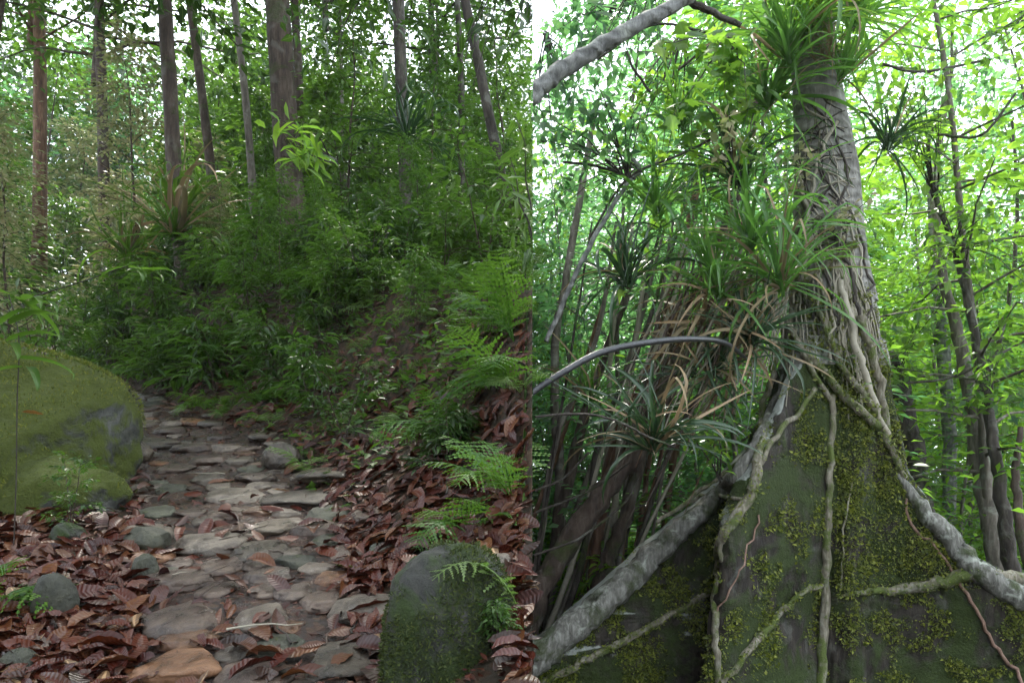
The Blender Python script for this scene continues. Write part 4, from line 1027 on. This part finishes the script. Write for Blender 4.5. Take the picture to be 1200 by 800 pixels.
tag(link('root_moss', leaf_mesh('root_moss', 'moss', W_-org, [M['moss_leaf']], False), giant), kind='stuff')

# ---- strap-leaved plants perched on the tree
for i, (px, py, Y, n, L, mat, lab, tl, dead) in enumerate([
    (915, 338, 8.9, 46, 1.15, 'leaf_strap', 'large bright strap leaf rosette in front of the trunk at mid height', (.3, -.2), .12),
    (842, 345, 9.2, 34, 1.1, 'leaf_strap', 'green strap leaf rosette left of the large bright one', (.2, -.3), .1),
    (735, 330, 9.0, 34, 1.0, 'leaf_strap_dark', 'dark rosette with drooping straps far left of the trunk at mid height', (.3, -.1), .1),
    (770, 250, 9.6, 26, 1.0, 'leaf_strap', 'feathery strap leaf rosette over the drooping dark one', (.1, -.1), 0),
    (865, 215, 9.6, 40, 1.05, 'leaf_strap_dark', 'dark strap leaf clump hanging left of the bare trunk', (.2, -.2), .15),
    (900, 120, 9.8, 40, 1.2, 'leaf_strap', 'green spiky rosette left of the upper trunk', (0, -.2), .03),
    (948, 40, 9.7, 52, 1.35, 'leaf_strap', 'tall spiky rosette crowning the visible top of the trunk', (0, 0), .03),
    (1000, 30, 9.9, 40, 1.2, 'leaf_strap', 'spiky rosette right of the crowning one at the trunk top', (0, .2), .03),
    (1040, 172, 9.8, 34, .75, 'leaf_strap_dark', 'round dark rosette standing out right of the bare trunk', (0, .3), .1),
    (985, 95, 9.4, 30, .8, 'leaf_strap', 'spiky tuft on the right shoulder of the bare trunk top', (.1, .3), .1),
    (925, 70, 9.3, 40, 1.1, 'leaf_strap', 'spiky rosette in front of the trunk top at its left', (.2, -.2), .05),
    (962, 18, 9.2, 44, 1.0, 'leaf_bright', 'bright spiky rosette at the very top before the trunk', (.1, 0), .0),
    (880, 290, 9.0, 36, 1.1, 'leaf_strap', 'long leaved rosette left of the vines on the middle trunk', (.2, -.3), .1),
    (800, 150, 10.0, 30, 1.0, 'leaf_strap', 'feathery rosette among the lobed leaves', (0, -.2), .0),
    (970, 70, 9.5, 36, .55, 'leaf_dry', 'tangle of withered straps at the head of the bare trunk', (.4, 0), .6),
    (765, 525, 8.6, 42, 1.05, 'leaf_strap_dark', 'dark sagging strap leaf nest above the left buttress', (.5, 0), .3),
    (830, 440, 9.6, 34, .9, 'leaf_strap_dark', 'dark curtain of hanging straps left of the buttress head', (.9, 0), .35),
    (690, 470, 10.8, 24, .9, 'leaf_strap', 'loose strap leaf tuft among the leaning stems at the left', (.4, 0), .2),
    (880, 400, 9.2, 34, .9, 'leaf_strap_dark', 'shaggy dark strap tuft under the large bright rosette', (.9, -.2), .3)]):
    rosette(P(px, py, Y), n, L, 700+i, lab, mat, tilt=tl, dead=dead)
# stems that carry the outlying rosettes
def stem_thing(name, pts, w, mat, label, cat, sides=9, wob=.12, seed=0, Yl=None):
    """pts: (px, py, Y); widths in picture pixels"""
    wp = [np.array(P(*p)) for p in pts]; ws = w if isinstance(w, (list, tuple)) else [w]*len(pts)
    rad = [ws[i]*pts[i][2]/F/2 for i in range(len(pts))]; pp, rr = catmull(wp, rad, 7); o0 = pp[0].copy(); q = rs(seed+int(pts[0][0]))
    pp[1:-1] += q.normal(0, 1, (len(pp)-2, 3))*rr[1:-1, None]*(.16 if wob else 0)
    V, T = tube_arrays(pp-o0, rr, sides, wob, seed)
    t = link(name, trim(np_mesh(name, V, T, [M[mat]]), o0, 1), loc=tuple(o0)); tag(t, label, cat); return t
G = zpy(760, 14)
stem_thing('branch', [(600, 128, 7.35), (628, 108, 7.4), (664, 78, 7.5), (738, 36, 7.7), (808, -6, 8.0), (880, -60, 8.4), (960, -150, 9.8)], [22, 21, 20, 18, 15, 13, 12], 'bark_pale', 'thick pale lichen spotted branch slanting across the upper left of the tree scene', 'branch')
stem_thing('branch', [(795, -5, 8.2), (830, 12, 8.3), (868, 30, 8.4)], [10, 8, 6], 'bark_dark', 'short dark branch beside the thick pale one', 'branch')
stem_thing('arching_stem', [(606, 474, 6.5), (626, 458, 6.6), (660, 436, 6.7), (704, 413, 6.9), (760, 401, 7.2), (815, 397, 7.6), (850, 402, 8.2), (872, 418, 9.2)], [8, 8, 8, 8, 8, 7, 6, 4], 'bark_ink', 'smooth dark stem arching from the left to the tree at mid height', 'stem', wob=0)
stem_thing('twig', [(627, 488, 7.0), (680, 485, 7.2), (720, 492, 7.4), (760, 512, 7.8), (790, 523, 8.2)], [3, 3, 3, 3, 2], 'bark_dark', 'thin dark twig running level under the arching stem', 'twig')
stem_thing('liana', [(640, 400, 9), (690, 290, 9.2), (735, 215, 9.4), (748, 195, 9.5), (700, 150, 9.8)], [6, 6, 5, 5, 3], 'bark_pale', 'pale crooked liana climbing at the left of the tree scene', 'liana')
for i, (pts, w_, mt_, lab) in enumerate([
    ([(600, 800, 10.5), (628, 702, 10.6), (690, 600, 10.8), (752, 520, 11), (790, 430, 11.4), (812, 350, 12), (860, 240, 12.4), (900, 60, 12.6)], [32, 29, 27, 24, 22, 18, 14, 10], 'bark_brown', 'thick dark stem leaning from the lower left toward the tree'),
    ([(690, 770, 11.8), (704, 600, 11.8), (736, 500, 11.9), (768, 415, 12), (800, 300, 12.2), (820, 200, 12.4)], [12, 14, 14, 13, 10, 8], 'bark_red', 'orange brown stem slanting behind the dark thick one'),
    ([(716, 780, 12), (735, 580, 12), (752, 490, 12), (775, 420, 12.1), (806, 330, 12.3)], [9, 10, 9, 8, 6], 'bark_red', 'slimmer orange brown stem close right of the other'),
    ([(632, 790, 12.5), (650, 640, 12.6), (676, 520, 12.8), (700, 440, 13), (740, 330, 13.4)], [16, 15, 13, 11, 9], 'bark_brown', 'brown stem rising behind the arching stem'),
    ([(700, 760, 12.6), (660, 640, 12.7), (655, 540, 12.8), (650, 420, 13), (668, 300, 13.5), (700, 120, 14)], [13, 12, 11, 10, 9, 7], 'bark_grey', 'grey crooked stem nearest the left edge of the tree scene'),
    ([(676, 790, 11.2), (700, 690, 11.3), (720, 640, 11.4), (745, 560, 11.6), (760, 480, 12)], [22, 20, 18, 15, 12], 'bark_brown', 'stout brown stem showing between the left buttress and the dark thick stem'),
    ([(1090, 720, 13), (1076, 560, 13), (1062, 500, 13), (1052, 440, 13), (1020, 400, 12.6), (1000, 340, 12)], [26, 26, 24, 22, 18, 10], 'bark_dark', 'dark bent stem just behind the right side of the trunk'),
    ([(1180, 740, 12), (1165, 640, 12), (1150, 560, 12.2), (1138, 470, 12.4), (1120, 380, 12.7), (1100, 300, 13), (1096, 200, 13.5), (1120, 60, 14)], [26, 24, 20, 17, 13, 10, 7, 5], 'bark_grey', 'grey sapling trunk right of the tree with a bend low down'),
    ([(1196, 740, 11.2), (1182, 640, 11.3), (1170, 560, 11.5), (1158, 480, 11.7), (1140, 380, 12), (1118, 290, 12.4), (1096, 230, 12.6), (1088, 170, 12.8), (1112, 100, 13), (1116, 20, 13.5)], [20, 17, 14, 12, 9, 7, 6, 5, 4, 3], 'bark_dark', 'thin dark sapling stem forking at the right side of the picture'),
    ([(1150, 450, 12.2), (1170, 400, 12.2), (1186, 330, 12.3), (1192, 240, 12.5), (1186, 140, 12.8)], [7, 6, 5, 4, 3], 'bark_dark', 'thin fork rising at the right margin'),
    ([(1230, 760, 10.8), (1200, 640, 10.8), (1190, 560, 11), (1196, 500, 11)], [14, 12, 9, 6], 'bark_brown', 'brown stem at the extreme right margin'),
    ([(1110, 700, 14.5), (1112, 520, 14.5), (1104, 400, 14.6), (1098, 330, 14.8), (1090, 200, 15)], [16, 15, 15, 14, 10], 'bark_pale', 'whitish trunk far behind the right side saplings')]):
    stem_thing('leaning_stem', pts, w_, mt_, lab, 'stem', seed=i)
for i, pts in enumerate([[(628, 600, 9.6), (690, 575, 9.6), (740, 540, 9.4)], [(626, 650, 9.4), (680, 630, 9.5), (730, 590, 9.6), (748, 560, 9.7)], [(627, 575, 9), (660, 560, 9), (690, 530, 9)],
    [(700, 70, 9.2), (762, 30, 9.2), (820, 36, 9.2), (860, 50, 9.2)], [(795, 82, 9.2), (835, 52, 9.2), (862, 50, 9.2)], [(735, 60, 9), (742, 80, 9), (762, 108, 9)], [(1035, 75, 11), (1080, 84, 11.2), (1160, 70, 12)],
    [(1190, 110, 11), (1150, 158, 11), (1100, 158, 11.4)], [(1060, 450, 12), (1120, 440, 12), (1200, 400, 12)], [(690, 280, 9.4), (735, 210, 9.4), (800, 180, 9.5), (860, 150, 9.6)], [(745, 210, 9.4), (700, 195, 9.5), (660, 190, 9.7)]]):
    labs = ['thin bare twig sloping up from the left edge above the brown stems', 'lowest bare twig at the left edge of the tree scene', 'short dark twig just under the arching stem', 'dark twig arching under the thick pale branch', 'forked dark twig under the thick pale branch',
            'short hanging twig below the thick pale branch', 'thin twig across the leaves right of the trunk top', 'curved twig in the leaves at the right margin', 'nearly level twig behind the dark bent stem', 'twig rising from the pale liana to the right', 'twig reaching left from the pale liana']
    stem_thing('twig', pts, [3.2]*len(pts), 'bark_dark', labs[i], 'twig', sides=5, seed=i)

# foliage on the right: leafy saplings behind and beside the tree
q_ = rs(90); lst = []
RS = [woody(500+i, H=[8, 10, 12, 9][i], r0=[.05, .06, .08, .05][i], z0=[.08, .12, .2, .05][i], nb=[30, 34, 34, 34][i], bl=[1.8, 2.1, 2.3, 1.7][i], nl=[80, 88, 90, 80][i], leaf=['simple', 'simple', 'simple', 'lance'][i], L=[.2, .18, .2, .24][i], W=[.48, .5, .5, .36][i], spread=[.5, .55, .6, .48][i]) for i in range(4)]
def gz(x, y): return -1.3-.35*min(1, max(0, abs(y-10)/60))
for _ in range(900):
    Y = q_.uniform(11.8, 30); X = seam(Y)+.1+(.74*Y-seam(Y))*q_.rand()**1.15
    if not free(X, Y, lst, 1.55) or (600+F*X/Y < 870 and Y < 22 and q_.rand() < .6): continue
    lst.append((X, Y)); px = 600+F*X/Y
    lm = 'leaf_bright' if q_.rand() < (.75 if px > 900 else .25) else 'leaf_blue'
    grp, lab = {'leaf_bright': ('bright saplings behind the giant tree', 'tall sapling with sunlit yellow green leaves, ' + zr(px, Y)), 'leaf_blue': ('cool green saplings behind the giant tree', 'tall sapling with cool green leaves, ' + zr(px, Y))}[lm]
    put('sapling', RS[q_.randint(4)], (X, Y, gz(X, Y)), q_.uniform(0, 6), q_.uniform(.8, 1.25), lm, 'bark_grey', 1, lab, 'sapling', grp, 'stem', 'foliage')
    if len(lst) >= 58: break
lst2 = []
for _ in range(400):
    Y = q_.uniform(31, 60); X = seam(Y)+.2+(.76*Y-seam(Y))*q_.rand()**1.2
    if not free(X, Y, lst2, 3.6): continue
    lst2.append((X, Y))
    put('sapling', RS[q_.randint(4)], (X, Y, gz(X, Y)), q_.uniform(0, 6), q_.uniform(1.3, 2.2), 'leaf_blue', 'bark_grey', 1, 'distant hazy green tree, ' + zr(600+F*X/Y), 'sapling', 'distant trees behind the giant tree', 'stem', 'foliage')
    if len(lst2) >= 40: break
# low shrubs under the saplings
lst3 = []
for _ in range(500):
    Y = q_.uniform(11.5, 22); X = q_.uniform(seam(Y)+.3, .72*Y)
    if not free(X, Y, lst3, .9) or (600+F*X/Y < 870 and q_.rand() < .6): continue
    lst3.append((X, Y))
    put('shrub', SHR[q_.randint(5)], (X, Y, gz(X, Y)), q_.uniform(0, 6), q_.uniform(1.3, 2.2), 'leaf_bright', 'bark_grey', 1, 'low leafy shrub on the ground, ' + zr(600+F*X/Y, Y, 16), 'shrub', 'shrubs behind the giant tree', 'stem', 'foliage')
    if len(lst3) >= 60: break
# large lobed leaves hanging under the pale branch
def leafy_branch(px, py, Y, rx, rz_, n, L, kind, mat, label, seed, W=1.0, stemto=None, side=1):
    q = rs(seed); c = np.array(P(px, py, Y)); t = empty('leafy_branch', tuple(c)); tag(t, label, 'branch')
    sx, sz = rx*Y/F, rz_*Y/F; tubes = []; pos = []
    root = np.array(P(*stemto))-c if stemto else np.array([sx, .3, sz])
    for b in range(max(4, n//14)):
        e = np.array([q.uniform(-1, 1)*sx, q.normal(0, .35), q.uniform(-1, 1)*sz]); m = 6; u = np.linspace(0, 1, m)[:, None]
        pp = root*(1-u)+e*u+np.array([0, 0, .18])*(u*(1-u)*4)*sz+q.normal(0, .02, (m, 3)); tubes.append(tube_arrays(pp, np.linspace(.012, .003, m), 4))
        for _ in range(14):
            f = q.uniform(.35, 1.0)*(m-1); j = min(int(f), m-2); pos.append(pp[j]*(1-f+j)+pp[j+1]*(f-j)+q.normal(0, .09, 3))
    pos = np.array(pos); N = len(pos); V, T = merge(tubes)
    dr = q.normal(0, 1, (N, 3))*np.array([1, .8, .35])-np.array([0, 0, .45]); up = q.normal(0, .35, (N, 3))+np.array([0, -.45, .8]); LL = L*q.uniform(.7, 1.25, N)
    W_ = place_leaves(kind, pos, dr, up, LL, LL*W); ww = W_+c; W_ = clip(ww, side)-c
    link('stem', trim(np_mesh('stem', V, T, [M['bark_dark']]), c, side), t); link('foliage', leaf_mesh('foliage', kind, W_, [M[mat]]), t)
for a in [(720, 90, 9.6, 80, 60, 220, .17, 'simple', 'leaf_blue', 'blue green leafy branch behind the middle of the thick pale branch', 31, .5, (760, -40, 10)),
          (655, 150, 10.0, 40, 60, 160, .17, 'simple', 'leaf_blue', 'blue green leafy branch close to the left edge under the thick pale branch', 32, .5, (640, 40, 10)),
          (745, 20, 10.4, 90, 40, 200, .17, 'simple', 'leaf_blue', 'leafy branch above the thick pale branch', 33, .5, (800, -120, 10)),
          (760, 180, 10.2, 60, 50, 180, .17, 'simple', 'leaf_bright', 'bright leafy branch behind the dark twigs under the pale branch', 34, .5, (800, 40, 10)),
          (795, 105, 8.8, 75, 55, 110, .24, 'maple', 'leaf_bright', 'spray of large lobed bright leaves under the pale branch', 1, 1.15, (860, 50, 9.2)),
          (830, 165, 9.2, 60, 45, 80, .24, 'maple', 'leaf_bright', 'second spray of lobed leaves, lower and nearer the trunk', 2, 1.15, (880, 130, 9.6)),
          (665, 50, 8.6, 50, 50, 90, .2, 'simple', 'leaf_blue', 'blue green leafy branch in the top left corner of the tree scene', 3, .5, (720, 10, 9)),
          (690, 150, 9.2, 70, 60, 170, .19, 'simple', 'leaf_blue', 'dark blue green leafy branch below the thick pale branch', 4, .5, (735, 210, 9.4)),
          (660, 230, 10.2, 50, 60, 110, .18, 'simple', 'leaf_blue', 'loose blue green leafy branch at the left edge below the top', 5, .5, (748, 195, 9.5)),
          (775, 300, 10.4, 60, 50, 90, .24, 'maple', 'leaf_bright', 'lobed leaves glowing above the arching stem', 6, 1.1, (820, 200, 12)),
          (1160, 60, 10.4, 60, 60, 150, .18, 'simple', 'leaf_bright', 'leafy branch hanging in the upper right corner', 7, .5, (1240, 0, 10)),
          (1080, 120, 11.4, 60, 70, 200, .18, 'simple', 'leaf_bright', 'sunlit leafy branch right of the spiky trunk top', 8, .5, (1096, 230, 12.6)),
          (1120, 300, 11.0, 80, 80, 260, .17, 'simple', 'leaf_bright', 'broad sunlit leafy branch at the right at mid height', 9, .5, (1118, 290, 12.4)),
          (1060, 400, 11.6, 40, 60, 130, .16, 'simple', 'leaf_bright', 'leafy branch just right of the trunk above the dark bent stem', 10, .5, (1052, 440, 13)),
          (820, 510, 8.9, 30, 22, 40, .15, 'lance', 'leaf_bright', 'small bright leaved shoot beside the head of the left buttress', 11, .4, (845, 560, 9.2)),
          (1165, 430, 11.0, 50, 50, 150, .17, 'simple', 'leaf_bright', 'leafy branch over the grey sapling trunk at the right', 12, .5, (1158, 480, 11.7)),
          (925, 190, 9.35, 12, 30, 20, .14, 'simple', 'leaf_pale', 'yellowish leaves of a small climber at the left side of the bare trunk', 13, .6, (945, 230, 9.4)),
          (845, 150, 8.9, 14, 26, 18, .14, 'simple', 'leaf_pale', 'few pale pinkish leaves on a twig left of the trunk', 14, .6, (860, 190, 9.2)),
          (995, 245, 9.3, 8, 14, 14, .12, 'simple', 'leaf_pale', 'yellow leaves of a tiny climber at the right side of the trunk', 15, .6, (990, 270, 9.4))]:
    leafy_branch(*a)

for a in [(450, 20, 6.2, 90, 50, 200, .15, 'lance', 'leaf_dark', 'dark leafy branch hanging into the top of the picture over the path', 21, .4, (500, -200, 6.2)),
          (575, 60, 6.6, 60, 70, 170, .15, 'lance', 'leaf_dark', 'dark leafy branch hanging at the upper right of the left forest', 22, .4, (640, -160, 6.6)),
          (300, 30, 8.5, 70, 40, 130, .16, 'simple', 'leaf_dark', 'dark leafy branch crossing before the thickest brown trunk at the top', 23, .5, (340, -160, 8.5)),
          (130, 10, 9.5, 80, 30, 120, .16, 'simple', 'leaf_dark', 'leafy branch at the top left above the pale saplings', 24, .5, (160, -160, 9.5)),
          (345, 155, 9.5, 26, 20, 30, .26, 'lance', 'leaf_bright', 'bright green spray of long leaves before the thickest brown trunk', 25, .32, (395, 190, 9.5)),
          (600, 200, 6.4, 26, 50, 60, .2, 'lance', 'leaf_mid', 'glossy leafy shoot at the right end of the bank', 26, .34, (640, 330, 6.4))]:
    leafy_branch(*a, side=-1)
# unseen trees added behind the viewpoint to shade the giant tree's front
for k, (x, y, i, sc) in enumerate([(3.2, -3.0, 2, .62), (7.5, -2.2, 0, .62), (5.5, -6.5, 1, .75), (11, 1.5, 2, .7), (1.8, -7, 2, .8)]):
    put('shade_tree', CAN[i], (x, y, gz(x, y)-.1), k*1.7, sc, 'leaf_dark', 'bark_brown', 1, 'tall dark crowned tree added behind the viewpoint to shade the giant tree', 'tree', 'added shade trees behind the viewpoint')
# woods closing the view
def far_wood(name, x0, x1, y0, y1, zb, zt, n, L, mat, side, label, seed, thr):
    q = rs(seed); out = []
    while len(out) < n:
        Y = q.uniform(y0, y1); X = q.uniform(x0(Y), x1(Y)); Z = zb+(zt-zb)*q.rand()**1.25
        if nz(X, Y*.6, Z, .22, 4) < thr+.35*max(0, (Z-zb)/(zt-zb)-.35): continue
        out.append((X, Y, Z))
    pos = np.array(out); dr = q.normal(0, 1, (n, 3)); up = q.normal(0, .5, (n, 3))+np.array([0, -.3, 1]); LL = q.uniform(.6, 1.3, n)*L
    W_ = place_leaves('simple', pos, dr, up, LL, LL*.55); W_ = clip(W_, side)
    tag(link(name, leaf_mesh(name, 'simple', W_, [M[mat]])), label, 'woods', kind='stuff')
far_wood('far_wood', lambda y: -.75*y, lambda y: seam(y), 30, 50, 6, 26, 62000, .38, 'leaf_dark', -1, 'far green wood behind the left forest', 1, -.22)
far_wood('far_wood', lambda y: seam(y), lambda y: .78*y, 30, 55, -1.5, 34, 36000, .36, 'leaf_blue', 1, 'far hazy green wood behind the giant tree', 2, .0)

# ------------------------------------------------------------------ damp air
import bmesh
bm = bmesh.new(); bmesh.ops.create_cube(bm, size=1); me = bpy.data.meshes.new('haze'); bm.to_mesh(me); bm.free()
hz = link('haze', me, loc=(0, 60, 16.5), scale=(1300, 1300, 43)); tag(hz, kind='stuff')
m = bpy.data.materials.new('haze'); m.use_nodes = True; n = m.node_tree.nodes; n.clear(); o_ = n.new('ShaderNodeOutputMaterial'); v_ = n.new('ShaderNodeVolumePrincipled')
v_.inputs['Density'].default_value = HAZE; v_.inputs['Color'].default_value = (.86, .93, 1, 1); v_.inputs['Anisotropy'].default_value = .35
m.node_tree.links.new(v_.outputs[0], o_.inputs['Volume']); me.materials.append(m)

# tangle of slim leaning stems and withered straps left of the tree
q_ = rs(66)
for k in range(20):
    x = q_.uniform(632, 800); Y = q_.uniform(10.6, 13); dx = q_.uniform(60, 190); w0 = q_.uniform(4, 11)
    stem_thing('leaning_stem', [(x-dx*.5, 790, Y), (x-dx*.2+q_.normal(0, 8), 650, Y), (x+q_.normal(0, 10), 520, Y+.1), (x+dx*.35+q_.normal(0, 8), 400, Y+.2), (x+dx*.6, 260, Y+.3)], [w0, w0*.9, w0*.8, w0*.65, w0*.4], ['bark_grey', 'rope', 'bark_red', 'bark_dark'][k % 4],
               'slim %s stem leaning left of the giant tree, %s' % (['grey', 'pale', 'reddish', 'dark'][k % 4], 'nearer the left edge' if x < 710 else 'nearer the trunk'), 'stem', sides=6, seed=k+40)['group'] = 'slim leaning stems left of the giant tree'
for k in range(4):
    x, y = q_.uniform(700, 880), q_.uniform(330, 440)
    rosette(P(x, y, q_.uniform(9.3, 10.4)), 12, q_.uniform(.7, 1.0), 900+k, 'bunch of withered straps hanging ' + ('over the arching stem' if y < 385 else 'under the arching stem') + (' and near the trunk' if x > 800 else ' away from the trunk'), 'leaf_dry', 'withered_straps', 'withered straps left of the giant tree', (1.2, q_.normal(0, .3)))
# twigs lying in the litter
q_ = rs(67)
for k in range(42):
    px, py = q_.uniform(0, 610), q_.uniform(500, 795); d, p = litter_density(px, py)
    if p is None or (450 < px < 600 and py > 650) or p.x > seam(p.y)-.15: continue
    a = q_.uniform(0, 3.14); l_ = q_.uniform(.12, .38); m_ = 6; pts = []
    for t in np.linspace(-.5, .5, m_):
        x, y = p.x+math.cos(a)*l_*t+q_.normal(0, .006), p.y+math.sin(a)*l_*t+q_.normal(0, .006); x = min(x, seam(y)-.02); pts.append((x, y, hill(x, y)+.045+q_.rand()*.01))
    V, T = tube_arrays(np.array(pts), np.linspace(.006, .002, m_), 5, .2, k); link('twig', np_mesh('twig', V, T, [M[['bark_dark', 'rope', 'bark_brown'][k % 3]]]), hs_)

q_ = rs(71); n = 5200; Y = .8+q_.rand(n)**1.4*14; zt = np.array([hill(seam(y)-.01, y) for y in Y]); Z = zt-q_.rand(n)**1.6*np.minimum(zt+1.1, 2.2)
pos = np.stack([seam(Y)-.035, Y, Z], 1); dr = np.stack([q_.uniform(-.1, .1, n), q_.normal(0, .8, n), -np.ones(n)], 1); up = np.stack([np.ones(n), q_.normal(0, .5, n), q_.normal(.3, .4, n)], 1)
L = q_.uniform(.05, .13, n); W_ = place_leaves('simple', pos, dr, up, L, L*.5); W_ = clip(W_-np.array([.01, 0, 0]), -1)
tag(link('bank_creepers', leaf_mesh('bank_creepers', 'simple', W_, [M['leaf_dark']])), 'small dark creepers hanging down the broken side of the bank', 'creepers', kind='stuff')
